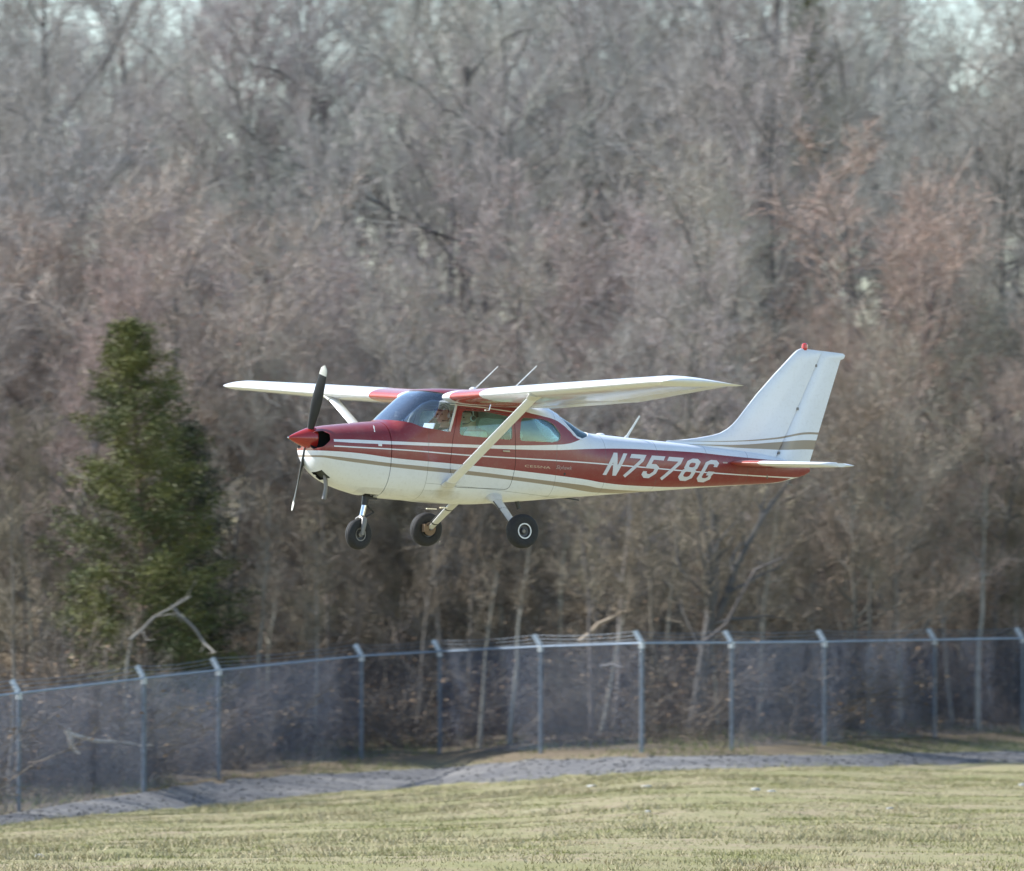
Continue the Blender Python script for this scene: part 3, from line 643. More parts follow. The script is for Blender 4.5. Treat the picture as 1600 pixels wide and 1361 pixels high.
# ---- people
def figure(x, y, zh, top_mat, turn, label, cap):
    """seated person; zh = head centre height; faces -x; turn = head yaw towards the camera side"""
    pel = Vector((x + .18, y, zh - .65)); sk = []
    def L(*p): return [Vector(q) for q in p]
    ch = Vector((x + .10, y, zh - .285)); nk = Vector((x + .05, y, zh - .16)); hd = Vector((x + .02, y, zh - .02))
    chains = [([pel, pel.lerp(ch, .5), ch, nk + Vector((0, 0, -.03)), nk, hd], [.15, .14, .155, .085, .058, .06])]
    for s in (-1, 1):
        sh = ch + Vector((.0, s * .165, .075)); el = sh + Vector((-.12, s * .01, -.25)); wr = Vector((x - .30, y + s * .11, zh - .38))
        chains.append(([ch + Vector((0, s * .05, .06)), sh, el, wr, wr + Vector((-.07, 0, .01))], [.10, .066, .046, .03, .036]))
        for k in range(4):
            b = wr + Vector((-.09, s * 0 + (k - 1.5) * .021, .012)); chains.append(([wr + Vector((-.05, (k - 1.5) * .015, 0)), b, b + Vector((-.035, 0, -.012)), b + Vector((-.03, 0, -.045 + .004 * k))], [.012, .0105, .0095, .008]))
        chains.append(([wr + Vector((-.03, -s * .02, 0)), wr + Vector((-.06, -s * .05, .01)), wr + Vector((-.095, -s * .055, -.015))], [.013, .011, .009]))
        hp = pel + Vector((-.02, s * .09, -.02)); kn = hp + Vector((-.43, s * .03, .06)); an = kn + Vector((-.17, 0, -.2))
        chains.append(([hp, kn, an, an + Vector((-.16, 0, -.02))], [.095, .062, .042, .036]))
    # a single closed surface: fill with overlapping swept parts, then voxel-remesh to one skin
    mb = MB()
    for pts, rad in chains:
        k = len(pts); mb.tube(pts, rad, 12, cap=True)
        for p, r_ in zip(pts, rad): mb.lathe(p, (0, 0, 1), [(-r_ * math.cos(a), max(.0005, r_ * math.sin(a))) for a in [math.pi * i / 8 for i in range(9)]], 12, cap=True)
    C = Vector((x, y, zh)); T = Matrix.Rotation(turn, 3, 'Z')
    def blob(off, rx_, ry_, rz_):
        V = []; n = 16; F = []
        for i in range(11):
            a = math.pi * i / 10
            for j in range(n):
                b = 2 * math.pi * j / n; V.append(C + T @ (Vector(off) + Vector((rx_ * math.sin(a) * math.cos(b), ry_ * math.sin(a) * math.sin(b), -rz_ * math.cos(a)))))
        F = [(i * n + j, i * n + (j + 1) % n, (i + 1) * n + (j + 1) % n, (i + 1) * n + j) for i in range(10) for j in range(n)]; mb.add(V, F)
    blob((0.01, 0, .03), .098, .078, .092); blob((-.02, 0, -.045), .072, .060, .075)      # skull, jaw
    blob((-.103, 0, -.022), .022, .014, .026); blob((-.085, 0, .022), .02, .045, .012)       # nose, brow
    blob((-.085, 0, -.072), .014, .026, .008); blob((-.075, 0, -.105), .022, .026, .02)     # lips, chin
    for s in (-1, 1): blob((.012, s * .08, -.01), .022, .010, .034)
    tmp = mb.build('tmp', None, smooth=False)
    me = evaluated(tmp, [('REMESH', dict(mode='VOXEL', voxel_size=.0095)), ('SMOOTH', dict(factor=.5, iterations=3))]); drop(tmp)
    me.materials.clear(); [me.materials.append(m_) for m_ in (M['skin'], top_mat, M['jeans'])]
    for p in me.polygons:
        c = p.center
        p.material_index = 0 if (c.z > nk.z - .005 and (c - nk).length < .36) or c.x < x - .28 and c.z > zh - .5 else (2 if c.z < pel.z + .02 or c.x < x - .05 and c.z < pel.z + .12 else 1)
        p.use_smooth = True
    # put the mesh origin at the seat, in world space
    me.transform(Matrix.Translation(-pel)); o = link(bpy.data.objects.new('person', me)); o.matrix_world = PM @ Matrix.Translation(pel)
    tag(o, label, 'person'); inv = Matrix.Translation(-pel)
    def child(mb_, name, mat):
        q = mb_.build(name, mat); q.data.transform(inv); q.parent = o; return q
    ex_ = [C + T @ Vector((-.088, s * .030, .004)) for s in (-1, 1)]
    e = MB()
    for q in ex_: e.lathe(q, (0, 0, 1), [(-.011 * math.cos(math.pi * i / 6), max(.0004, .011 * math.sin(math.pi * i / 6))) for i in range(7)], 10)
    child(e, 'eyes', M['hair'])
    hm = MB(); V = []; n = 20
    for i in range(9):
        a = math.pi * .56 * i / 8
        for j in range(n):
            b = 2 * math.pi * j / n; low = 1.0 if math.cos(b) > -.25 else .70     # hairline higher over the face (-x)
            aa = a * low; V.append(C + T @ Vector((.012 + .108 * math.sin(aa) * math.cos(b), .088 * math.sin(aa) * math.sin(b), .033 + .104 * math.cos(aa))))
    F = [(i * n + j, i * n + (j + 1) % n, (i + 1) * n + (j + 1) % n, (i + 1) * n + j) for i in range(8) for j in range(n)]
    hm.add(V, F); child(hm, 'cap' if cap else 'hair', M['navy'] if cap else M['hair'])
    if cap:
        b_ = MB(); V = [C + T @ Vector((-.085 - .075 * math.cos(t), .075 * math.sin(t), .066 - .015 * math.cos(t))) for t in [math.pi * (i / 10 - .5) for i in range(11)]]
        V2 = [v + Vector((0, 0, -.008)) for v in V]; k = len(V); b_.add(V + V2, [tuple(range(k)), tuple(range(k, 2 * k))[::-1]] + [(i, i + 1, k + i + 1, k + i) for i in range(k - 1)] + [(k - 1, 0, k, 2 * k - 1)])
        child(b_, 'cap_peak', M['navy'])
    hs = MB().tube([C + T @ Vector((.012, .098 * math.cos(t), .02 + .118 * math.sin(t))) for t in [math.pi * i / 12 for i in range(13)]], .008, 6)
    child(hs, 'headset_band', M['headset'])
    for s in (-1, 1):
        ec = MB().lathe(C + T @ Vector((.012, s * .080, -.006)), T @ Vector((0, s, 0)), [(0, .036), (.022, .038), (.034, .030)], 18); child(ec, 'headset_cup', M['headset'])
        ec = MB().lathe(C + T @ Vector((.012, s * .112, -.006)), T @ Vector((0, s, 0)), [(0, .029), (.004, .024), (.004, 0)], 18); child(ec, 'headset_disc', M['black'])
    mm = MB().tube([C + T @ Vector((0, -.10, -.03)), C + T @ Vector((-.06, -.095, -.075)), C + T @ Vector((-.105, -.04, -.078))], [.004, .004, .010], 6); child(mm, 'headset_microphone', M['black'])
    return o
figure(2.45, -.27, .345, M['shirt'], R(-8), 'person in white shirt and headset at the near side door window', False)
figure(2.37, .26, .385, M['navy'], R(38), 'person in navy top and dark cap seen through the windscreen', True)

# ------------------------------------------------------------------ TERRAIN
FU = np.array([-900, -300, 30, 225, 342, 565, 687, 845, 1003, 1143, 1288, 1460, 1597, 1760, 1930, 2500])     # photo columns of the fence posts
FD = np.array([118, 141, 155, 164, 171, 180, 182, 176, 172, 174, 180, 190, 196, 203, 210, 232.])
FR = np.array([1.25, 1.60, 1.86, 2.08, 2.20, 2.46, 2.55, 2.69, 2.78, 2.78, 2.78, 2.79, 2.81, 2.82, 2.84, 2.9])   # top rail heights
FZ = FR - 2.35
RU = np.array([-900, 0, 225, 342, 450, 565, 687, 845, 1003, 1143, 1288, 1460, 1600, 2500])
RO = np.array([0, 0, .2, .5, 2, 4, 4, 1.5, 1.5, 2, 4, 6, 8, 9.])              # verge between road and fence
RZF = np.array([-.6, -.493, -.272, -.23, -.151, -.106, -.06, .206, .334, .321, .277, .165, .138, .1])   # road height, fence side
RZ = np.array([-.6, -.546, -.544, -.591, -.483, -.406, -.339, -.113, .117, .168, .118, .008, -.026, -.1])  # road height, field side
RW = RO + 5.0
def vnoise(X, Y, s, seed=0):
    X = X / s + seed * 17.3; Y = Y / s + seed * 9.1
    xi = np.floor(X); yi = np.floor(Y); fx_ = X - xi; fy_ = Y - yi; fx_ = fx_ * fx_ * (3 - 2 * fx_); fy_ = fy_ * fy_ * (3 - 2 * fy_)
    def h(a, b):
        q = np.sin(a * 127.1 + b * 311.7 + seed * 3.7) * 43758.5453; return q - np.floor(q)
    return (h(xi, yi) * (1 - fx_) + h(xi + 1, yi) * fx_) * (1 - fy_) + (h(xi, yi + 1) * (1 - fx_) + h(xi + 1, yi + 1) * fx_) * fy_
def ground_z(X, Y):
    X = np.asarray(X, float); Y = np.asarray(Y, float); D = np.maximum(Y, 40.0)
    u = 800 + X / D * FPX
    df = np.interp(u, FU, FD); zf = np.interp(u, FU, FZ); dr = df - np.interp(u, RU, RW); zr = np.interp(u, RU, RZ); ro = np.interp(u, RU, RO); zrf = np.interp(u, RU, RZF)
    z = np.where(D < 104, 0.0, 0.0)
    a = np.clip((D - 104) / (dr - 104), 0, 1); z = z + a * zr
    b = np.clip((D - dr) / 5.0, 0, 1); z = np.where(D > dr, zr + b * (zrf - zr), z); b = np.clip((D - dr - 5.0) / np.maximum(ro, .05), 0, 1); z = np.where(D > dr + 5.0, zrf + b * (zf - zrf), z)
    c = D - df; z = np.where(c > 0, zf + np.interp(c, [0, 12, 30, 60, 120, 250, 4000], [0, .35, 1.6, 3.2, 5.5, 8, 9.0]), z)
    off = np.clip((D - 60) / 40, 0, 1) * np.where(np.abs(c + 6) < 7, .25, 1.0)
    z = z + off * ((vnoise(X, Y, 3.1) - .5) * .10 + (vnoise(X, Y, .9, 2) - .5) * .05)
    return z
def axis_vals(lo, hi, step, far):
    v = list(np.arange(lo, hi + 1e-6, step)); s = step; a = lo; b = hi; L_ = []; H_ = []
    while a > -far: s *= 1.5; a -= s; L_.append(a)
    s = step
    while b < far: s *= 1.5; b += s; H_.append(b)
    return np.array(L_[::-1] + v + H_)
gx = axis_vals(-24, 26, .4, 4000); gy = axis_vals(96, 215, .6, 4000); gy = gy[gy > -1500]
GX, GY = np.meshgrid(gx, gy); GZ = ground_z(GX, GY)
nx, ny = len(gx), len(gy); idx = np.arange(nx * ny).reshape(ny, nx)
GF = np.stack([idx[:-1, :-1], idx[:-1, 1:], idx[1:, 1:], idx[1:, :-1]], -1).reshape(-1, 4)

def ground_mat():
    a = N('ground'); v = a.coord(); n1 = a.noise(.23, 5, .6, v); n2 = a.noise(1.3, 6, .65, v); n3 = a.noise(14, 5, .7, v)
    c = a.ramp(n2, [(.30, (.17, .13, .085)), (.45, (.33, .27, .17)), (.56, (.24, .23, .11)), (.70, (.42, .36, .24))])
    c = a.mix(a.ramp(n1, [(.42, 0.), (.60, 1.)]), c, a.mix(n2, (.16, .175, .065), (.30, .275, .13)))
    # leaf litter and bare soil under the trees, drawn forward over the verge as painted shade
    x, y, z = xyz(a); lit = a.ramp(a.math('ADD', y, a.math('MULTIPLY', n2, 6.0)), [(0, 0.), (1, 1.)])
    q = a.n('FloatCurve'); cm = q.mapping; cv = cm.curves[0]; P = [((float((u_ - 800) / FPX * d_) + 30) / 60, (float(d_) - 100) / 150) for u_, d_ in zip(FU, FD)]
    while len(cv.points) < len(P): cv.points.new(.5, .5)
    for i_, p_ in enumerate(P): cv.points[i_].location = p_; cv.points[i_].handle_type = 'VECTOR'
    cm.update(); a.l(a.math('DIVIDE', a.math('ADD', x, 30.0), 60.0), q.inputs['Value']); yf = a.math('ADD', a.math('MULTIPLY', q.outputs[0], 150.0), 100.0)
    m = a.n('MapRange'); a.l(a.math('ADD', a.math('SUBTRACT', y, yf), a.math('MULTIPLY', a.math('SUBTRACT', n1, .5), 9.0)), m.inputs[0]); m.inputs[1].default_value = -5.0; m.inputs[2].default_value = -1.0
    c = a.mix(m.outputs[0], c, a.ramp(n3, [(.3, (.05, .04, .03)), (.5, (.12, .09, .06)), (.7, (.20, .15, .10))]))
    c = a.mix(.22, c, a.mix(n3, (.10, .08, .05), (.5, .43, .30)))
    a.l(c, a.b.inputs['Base Color']); a.bump(n3, .6, .05); a.p(Roughness=.95); a.b.inputs['Specular IOR Level'].default_value = .1; return a.m
me = np_mesh('ground', np.stack([GX, GY, GZ], -1).reshape(-1, 3), GF, ground_mat()); me.polygons.foreach_set('use_smooth', [True] * len(me.polygons))
tag(link(bpy.data.objects.new('ground', me)), kind='structure')

# gravel service road along the fence
def road_mat():
    a = N('gravel'); n2 = a.noise(1.1, 5, .65); n3 = a.noise(6, 6, .85); n4 = a.noise(.5, 3, .5)
    c = a.ramp(n3, [(.32, (.05, .05, .054)), (.5, (.10, .098, .10)), (.68, (.19, .185, .18))]); c = a.mix(a.ramp(n2, [(.4, 0.), (.7, .5)]), c, (.17, .16, .14)); c = a.mix(a.ramp(n4, [(.5, 0.), (.65, .35)]), c, (.30, .28, .25))
    a.l(c, a.b.inputs['Base Color']); a.bump(n3, .8, .03); a.p(Roughness=.9); return a.m
us = np.linspace(-900, 2500, 420); K = 22; V = []
for u in us:
    df = np.interp(u, FU, FD) - np.interp(u, RU, RO); rw = 5.0
    e0 = (vnoise(np.array(u), np.array(0.), 37.) - .5) * 1.4 + (vnoise(np.array(u), np.array(5.), 11.) - .5) * .9; e1 = (vnoise(np.array(u), np.array(9.), 25.) - .5) * .8
    for k in range(K + 1):
        t = k / K; d = (df - rw + e0) * (1 - t) + (df + .25 + e1) * t; X = (u - 800) / FPX * d
        lift = .022 * min(1, 6 * t, 6 * (1 - t)) ** .5 - .004
        V.append((X, d, float(ground_z(X, d)) + lift + .006))
ii = np.arange(len(us) * (K + 1)).reshape(len(us), K + 1)
me = np_mesh('gravel_road', np.array(V), np.stack([ii[:-1, :-1], ii[1:, :-1], ii[1:, 1:], ii[:-1, 1:]], -1).reshape(-1, 4), road_mat()); me.polygons.foreach_set('use_smooth', [True] * len(me.polygons))
tag(link(bpy.data.objects.new('gravel_road', me)), kind='structure')

# ------------------------------------------------------------------ GRASS
def island_mat(name, cols, rough=.8, vary_noise=None, trans=0.0):
    """colour picked per loose piece (each blade / twig / leaf)"""
    a = N(name); g = a.n('NewGeometry'); k = len(cols)
    c = a.ramp(g.outputs['Random Per Island'], [(i / max(1, k - 1), cc) for i, cc in enumerate(cols)])
    if vary_noise:
        sc_, lo, hi, c2 = vary_noise; n = a.noise(sc_, 4, .6); c = a.mix(a.ramp(n, [(lo, 0.), (hi, 1.)]), c, a.ramp(g.outputs['Random Per Island'], [(i / max(1, len(c2) - 1), cc) for i, cc in enumerate(c2)]))
    a.l(c, a.b.inputs['Base Color']); a.p(Roughness=rough); a.b.inputs['Specular IOR Level'].default_value = .2
    return a.m
def blades(X, Y, h, wd, lean):
    n = len(X); Z = ground_z(X, Y) - .01; th = rng.uniform(0, math.pi * 2, n); la = rng.uniform(0, math.pi * 2, n); l = lean * h * rng.uniform(.2, 1.2, n)
    B = np.stack([X, Y, Z], -1); s = np.stack([np.cos(th), np.sin(th), 0 * th], -1) * (wd[:, None] / 2)
    tip = B + np.stack([np.cos(la) * l, np.sin(la) * l, h], -1)
    V = np.stack([B - s, B + s, tip], 1).reshape(-1, 3); F = np.arange(3 * n).reshape(-1, 3); return V, F
def scatter(n, u0, u1, d0, d1):
    d = np.sqrt(rng.uniform(d0**2, d1**2, n)); u = rng.uniform(u0, u1, n); return (u - 800) / FPX * d, d, u
n = 420000; X, Y, U_ = scatter(n, -260, 1860, 101, 172)
edge = np.interp(U_, FU, FD) - np.interp(U_, RU, RW) + .5 + (vnoise(X, Y, .5, 5) - .5) * 1.6
dens = vnoise(X, Y, 1.7, 3) * .6 + vnoise(X, Y, .45, 4) * .4
keep = (Y < edge) & (dens + rng.uniform(-.25, .25, n) > .42)
X, Y, dens = X[keep], Y[keep], dens[keep]; m = len(X)
hh = (.018 + .05 * rng.random(m) ** 2) * (.4 + 1.2 * dens)
V, F = blades(X, Y, hh, rng.uniform(.010, .024, m), 1.0)
gm = island_mat('meadow_grass', [(.27, .22, .13), (.46, .385, .24), (.34, .305, .165), (.54, .465, .305)], .85, (.55, .42, .60, [(.16, .175, .06), (.27, .275, .10), (.21, .225, .075), (.37, .34, .17)]))
tag(link(bpy.data.objects.new('grass', np_mesh('grass', V, F, gm))), kind='stuff')
n = 200000; X, Y, U_ = scatter(n, -260, 1860, 101, 185); keep = (Y < np.interp(U_, FU, FD) - np.interp(U_, RU, RW)) & (vnoise(X, Y, .8, 51) * .55 + vnoise(X, Y, 5.0, 52) * .45 > .66); X, Y = X[keep], Y[keep]; m = len(X)
V, F = blades(X, Y, rng.uniform(.05, .14, m), rng.uniform(.012, .026, m), 1.1)
tag(link(bpy.data.objects.new('grass_tufts', np_mesh('grass_tufts', V, F, island_mat('grass_tufts', [(.16, .17, .07), (.34, .29, .17), (.48, .41, .27), (.22, .19, .11)], .85)))), kind='stuff')
# taller green growth and dead stalks along and behind the fence
n = 60000; X, Y, U_ = scatter(n, -260, 1860, 140, 205); c = Y - np.interp(U_, FU, FD); pn = vnoise(X, Y, 2.6, 8)
keep = (c > -np.interp(U_, RU, RO) + .2) & (c < 11) & (pn + rng.uniform(-.12, .12, n) > .42 + c * .012); X, Y = X[keep], Y[keep]; m = len(X)
V, F = blades(X, Y, rng.uniform(.06, .22, m), rng.uniform(.012, .03, m), .9)
tag(link(bpy.data.objects.new('verge_grass', np_mesh('verge_grass', V, F, island_mat('verge_grass', [(.08, .115, .03), (.14, .17, .05), (.22, .22, .10)], .8)))), kind='stuff')
n = 90000; X, Y, U_ = scatter(n, -260, 1860, 140, 215); c = Y - np.interp(U_, FU, FD); pn = vnoise(X, Y, 1.6, 11)
keep = (c > 1.2) & (c < 24) & (pn + rng.uniform(-.3, .3, n) > .40 - c * .004); X, Y, c = X[keep], Y[keep], c[keep]; m = len(X)
V, F = blades(X, Y, rng.uniform(.2, 1.0, m) * np.clip(.35 + c * .06, 0, 1.2), rng.uniform(.010, .022, m), 1.2)
tag(link(bpy.data.objects.new('undergrowth', np_mesh('undergrowth', V, F, island_mat('dead_stalks', [(.05, .04, .03), (.11, .085, .06), (.17, .135, .10), (.08, .07, .05)], .9)))), kind='stuff')
# fallen leaves on the forest floor
n = 70000; X, Y, U_ = scatter(n, -260, 1860, 145, 230); c = Y - np.interp(U_, FU, FD); keep = (c > 2 + 5 * vnoise(X, Y, 2.0, 21)); X, Y = X[keep], Y[keep]; m = len(X)
Z = ground_z(X, Y) + rng.uniform(.0, .05, m); q = rng.uniform(.03, .07, m)[:, None]; A_ = rng.normal(size=(m, 3)); A_[:, 2] *= .5; A_ /= np.linalg.norm(A_, axis=1)[:, None]; B_ = np.cross(A_, rng.normal(size=(m, 3))); B_ /= np.linalg.norm(B_, axis=1)[:, None]
P0 = np.stack([X, Y, Z], -1); V = np.stack([P0 - A_ * q, P0 + B_ * q * .6, P0 + A_ * q, P0 - B_ * q * .6], 1).reshape(-1, 3)
tag(link(bpy.data.objects.new('fallen_leaves', np_mesh('fallen_leaves', V, np.arange(4 * m).reshape(-1, 4), island_mat('leaf_litter', [(.07, .045, .03), (.14, .095, .06), (.24, .18, .12), (.10, .07, .05)], .8)))), kind='stuff')

# loose stones on the road
n = 30000; X, Y, U_ = scatter(n, -260, 1860, 130, 215); c = Y - np.interp(U_, FU, FD); c = c + np.interp(U_, RU, RO); keep = (c < .3) & (c > -5.4 + .9 * vnoise(X, Y, .8, 31)); X, Y = X[keep], Y[keep]; m = len(X)
Z = ground_z(X, Y) + .02 + rng.uniform(.0, .02, m); q = rng.uniform(.012, .04, m)[:, None]; A_ = rng.normal(size=(m, 3)); A_ /= np.linalg.norm(A_, axis=1)[:, None]; B_ = np.cross(A_, rng.normal(size=(m, 3))); B_ /= np.linalg.norm(B_, axis=1)[:, None]; C_ = np.cross(A_, B_)
P0 = np.stack([X, Y, Z], -1); V = np.stack([P0 + A_ * q, P0 + (B_ - .4 * A_) * q, P0 + (-.5 * B_ + .8 * C_ - .4 * A_) * q, P0 + (-.5 * B_ - .8 * C_ - .4 * A_) * q], 1).reshape(-1, 3); i = np.arange(m)[:, None] * 4
tag(link(bpy.data.objects.new('road_stones', np_mesh('road_stones', V, np.concatenate([i + np.array([[0, 1, 2]]), i + np.array([[0, 2, 3]]), i + np.array([[0, 3, 1]])]), island_mat('road_stone', [(.05, .05, .055), (.10, .10, .10), (.20, .195, .19), (.08, .08, .08)], .9)))), kind='stuff')
# weeds creeping over the road edges
n = 60000; X, Y, U_ = scatter(n, -260, 1860, 125, 212); c = Y - np.interp(U_, FU, FD); pn = vnoise(X, Y, .7, 41) * .6 + vnoise(X, Y, 2.3, 42) * .4
c = c + np.interp(U_, RU, RO); keep = ((np.abs(c + 5.2) < .9) | (np.abs(c - .2) < .6)) & (pn > .42); X, Y = X[keep], Y[keep]; m = len(X)
V, F = blades(X, Y, rng.uniform(.04, .13, m), rng.uniform(.012, .028, m), 1.0)
tag(link(bpy.data.objects.new('edge_weeds', np_mesh('edge_weeds', V, F, island_mat('edge_weeds', [(.14, .17, .06), (.26, .25, .12), (.38, .33, .21)], .85)))), kind='stuff')

# ------------------------------------------------------------------ TREES
class Acc:
    def __init__(s): s.V = []; s.F = []; s.n = 0
    def add(s, V, F): s.V.append(V); s.F.append(F + s.n); s.n += len(V)
    def tube(s, P, r, k):
        P = np.asarray(P, float); r = np.asarray(r, float); T = np.gradient(P, axis=0); T /= np.linalg.norm(T, axis=1)[:, None] + 1e-9
        ref = np.array([.37, .21, .91]) if abs(T[0, 2]) < .85 else np.array([.95, .3, .05]); A = np.cross(T, ref); A /= np.linalg.norm(A, axis=1)[:, None] + 1e-9; B = np.cross(T, A)
        th = np.arange(k) * 2 * math.pi / k; V = P[:, None] + (A[:, None] * np.cos(th)[None, :, None] + B[:, None] * np.sin(th)[None, :, None]) * r[:, None, None]
        m = len(P); i = np.arange(m * k).reshape(m, k); j = np.roll(i, -1, 1); s.add(V.reshape(-1, 3), np.stack([i[:-1], j[:-1], j[1:], i[1:]], -1).reshape(-1, 4))
    def ribbons(s, P, D, L, wd, bend=.25):
        """two-segment ribbons from P along D"""
        n = len(P); S = np.cross(D, rng.normal(size=(n, 3))); S /= np.linalg.norm(S, axis=1)[:, None] + 1e-9; S = S * wd[:, None] / 2
        b = rng.normal(size=(n, 3)) * bend; b[:, 2] = np.abs(b[:, 2]); M1 = P + D * L[:, None] * .5 + b * L[:, None] * .12; E_ = P + D * L[:, None] + b * L[:, None] * .5
        V = np.stack([P - S, P + S, M1 - S * .8, M1 + S * .8, E_ - S * .35, E_ + S * .35], 1).reshape(-1, 3); i = np.arange(n)[:, None] * 6
        s.add(V, np.concatenate([i + np.array([[0, 1, 3, 2]]), i + np.array([[2, 3, 5, 4]])]))
    def leaves(s, P, size, flat=.6):
        n = len(P); A = rng.normal(size=(n, 3)); A /= np.linalg.norm(A, axis=1)[:, None]; B = np.cross(A, rng.normal(size=(n, 3))); B /= np.linalg.norm(B, axis=1)[:, None]; q = size[:, None]
        s.add(np.stack([P - A * q, P + B * q * flat, P + A * q, P - B * q * flat], 1).reshape(-1, 3), np.arange(4 * n).reshape(-1, 4))
    def mesh(s, name, mat): 
        me = np_mesh(name, np.concatenate(s.V), np.concatenate(s.F), mat); return me
def unit(v): return v / (np.linalg.norm(v) + 1e-9)
def grow_path(p, d, L, seg, wander, lift):
    P = [np.array(p, float)]; d = unit(np.array(d, float))
    for i in range(seg):
        d = unit(d + rng.normal(size=3) * wander * 1.25 + np.array([0, 0, lift])); P.append(P[-1] + d * L / seg)
    return np.array(P)
def bare_tree(H, r0, clear=.3, spread=.34, nl=17, up_=.5, tw=9, fork=False, lean=(0, 0), buds=0, seed=0, droop=0.0):
    """returns (trunk acc, crown acc, buds acc)"""
    global rng; keep = rng; rng = np.random.default_rng(seed)
    T, C, B = Acc(), Acc(), Acc(); stems = []
    k = 9; P = [np.array([0, 0, -.3])]; d = unit(np.array([lean[0], lean[1], 1.0]))
    for i in range(k):
        d = unit(d + rng.normal(size=3) * .06 + np.array([0, 0, .08])); P.append(P[-1] + d * (H * (.62 if fork else .9) + .3) / k)
    P = np.array(P); r = r0 * (1 - np.linspace(0, 1, k + 1) * (.5 if fork else .86)) * np.concatenate([[1.35, 1.05], np.ones(k - 1)]); T.tube(P, r, 8); stems.append((P, r))
    if fork:
        for a in range(fork):
            b = P[3 + a]; an = rng.uniform(0, 6.28); Q = grow_path(b, [math.cos(an) * .55, math.sin(an) * .3, .9], H * rng.uniform(.5, .62), 8, .09, .05); rr = r0 * .62 * (1 - np.linspace(0, .86, 9)); T.tube(Q, rr, 7); stems.append((Q, rr))
    tip_p, tip_d, tip_r = [], [], []
    for P, r in stems:
        m = max(5, int(nl / len(stems) ** .6)); lo = clear if P is stems[0][0] else .15
        for i in range(m):
            t = lo + (1 - lo) * ((i + rng.random() * .8) / m); f = t * (len(P) - 1); j = min(int(f), len(P) - 2); b = P[j] * (1 - f + j) + P[j + 1] * (f - j); rb = np.interp(f, range(len(r)), r)
            an = i * 2.4 + rng.uniform(-.5, .5); L = H * spread * (1.05 - .75 * max(0, t - .35)) * rng.uniform(.65, 1.1)
            dd = np.array([math.cos(an), math.sin(an), up_ + .9 * t * t]); Q = grow_path(b, dd, L, 7, .14, .06 - droop); rq = min(rb * .66, .015 * L + .026) * (1 - np.linspace(0, .85, 8)); T.tube(Q, rq, 5)
            mb_ = int(5 + L * 2.6)
            for s in range(mb_):
                ft = (.18 + .82 * (s + rng.random()) / mb_) * 7; jj = min(int(ft), 6); bb = Q[jj] * (1 - ft + jj) + Q[jj + 1] * (ft - jj); qd = unit(Q[jj + 1] - Q[jj])
                sd = unit(qd * .75 + unit(rng.normal(size=3)) * .8 + np.array([0, 0, .25 - droop])); L2 = L * rng.uniform(.22, .45) * (1.15 - ft / 12); W = grow_path(bb, sd, L2, 4, .16, .05 - droop); rw = (.007 + .008 * L2) * (1 - np.linspace(0, .75, 5)); C.tube(W, rw, 3)
                for q in range(int(3 + L2 * 3.5)):
                    fq = (.15 + .85 * rng.random()) * 4; jq = min(int(fq), 3); pb = W[jq] * (1 - fq + jq) + W[jq + 1] * (fq - jq); d3 = unit(unit(W[jq + 1] - W[jq]) * .7 + unit(rng.normal(size=3)) * .75 + np.array([0, 0, .2 - droop])); L3 = rng.uniform(.35, .9) * (.5 + L2 * .4)
                    tip_p.append(pb); tip_d.append(d3); tip_r.append(L3)
    tp, td, tl = np.array(tip_p), np.array(tip_d), np.array(tip_r)
    C.ribbons(tp, td, tl, np.full(len(tp), .011))
    rep_ = np.repeat(np.arange(len(tp)), tw); f = rng.uniform(.1, 1, len(rep_)); pb = tp[rep_] + td[rep_] * (tl[rep_] * f)[:, None]
    d4 = td[rep_] * .8 + rng.normal(size=(len(rep_), 3)) * .55; d4[:, 2] += .12 - droop; d4 /= np.linalg.norm(d4, axis=1)[:, None]; L4 = rng.uniform(.12, .42, len(rep_))
    C.ribbons(pb, d4, L4, np.full(len(rep_), .0085))
    if buds:
        pick = rng.random(len(rep_)) < buds; B.leaves(pb[pick] + d4[pick] * (L4[pick] * rng.uniform(.3, 1, pick.sum()))[:, None], rng.uniform(.014, .034, pick.sum()), .8)
    rng = keep; return T, C, B
def shrub(H, n, seed, leaf=0.0, wide=.5):
    global rng; keep = rng; rng = np.random.default_rng(seed); C = Acc(); L_ = Acc(); tp, td, tl = [], [], []
    for i in range(n):
        an = rng.uniform(0, 6.28); b = np.array([math.cos(an), math.sin(an), 0]) * rng.uniform(0, wide * .5); b[2] = -.1
        Q = grow_path(b, [math.cos(an) * wide, math.sin(an) * wide, 1], H * rng.uniform(.6, 1.1), 6, .13, -.03); C.tube(Q, .014 * (1 - np.linspace(0, .8, 7)), 3)
        for q in range(int(9 * H)):
            f = (.12 + .88 * rng.random()) * 6; j = min(int(f), 5); tp.append(Q[j] * (1 - f + j) + Q[j + 1] * (f - j)); td.append(unit(unit(Q[j + 1] - Q[j]) * .6 + unit(rng.normal(size=3)) * .8)); tl.append(rng.uniform(.25, .7))
    tp, td, tl = np.array(tp), np.array(td), np.array(tl); C.ribbons(tp, td, tl, np.full(len(tp), .009), .4)
    r_ = np.repeat(np.arange(len(tp)), 6); pb = tp[r_] + td[r_] * (tl[r_] * rng.uniform(.1, 1, len(r_)))[:, None]; d4 = td[r_] + rng.normal(size=(len(r_), 3)) * .7; d4 /= np.linalg.norm(d4, axis=1)[:, None]
    C.ribbons(pb, d4, rng.uniform(.1, .35, len(r_)), np.full(len(r_), .0062), .4)
    if leaf: pk = rng.random(len(r_)) < leaf; L_.leaves(pb[pk] + d4[pk] * .15, rng.uniform(.02, .045, pk.sum()))
    rng = keep; return C, L_
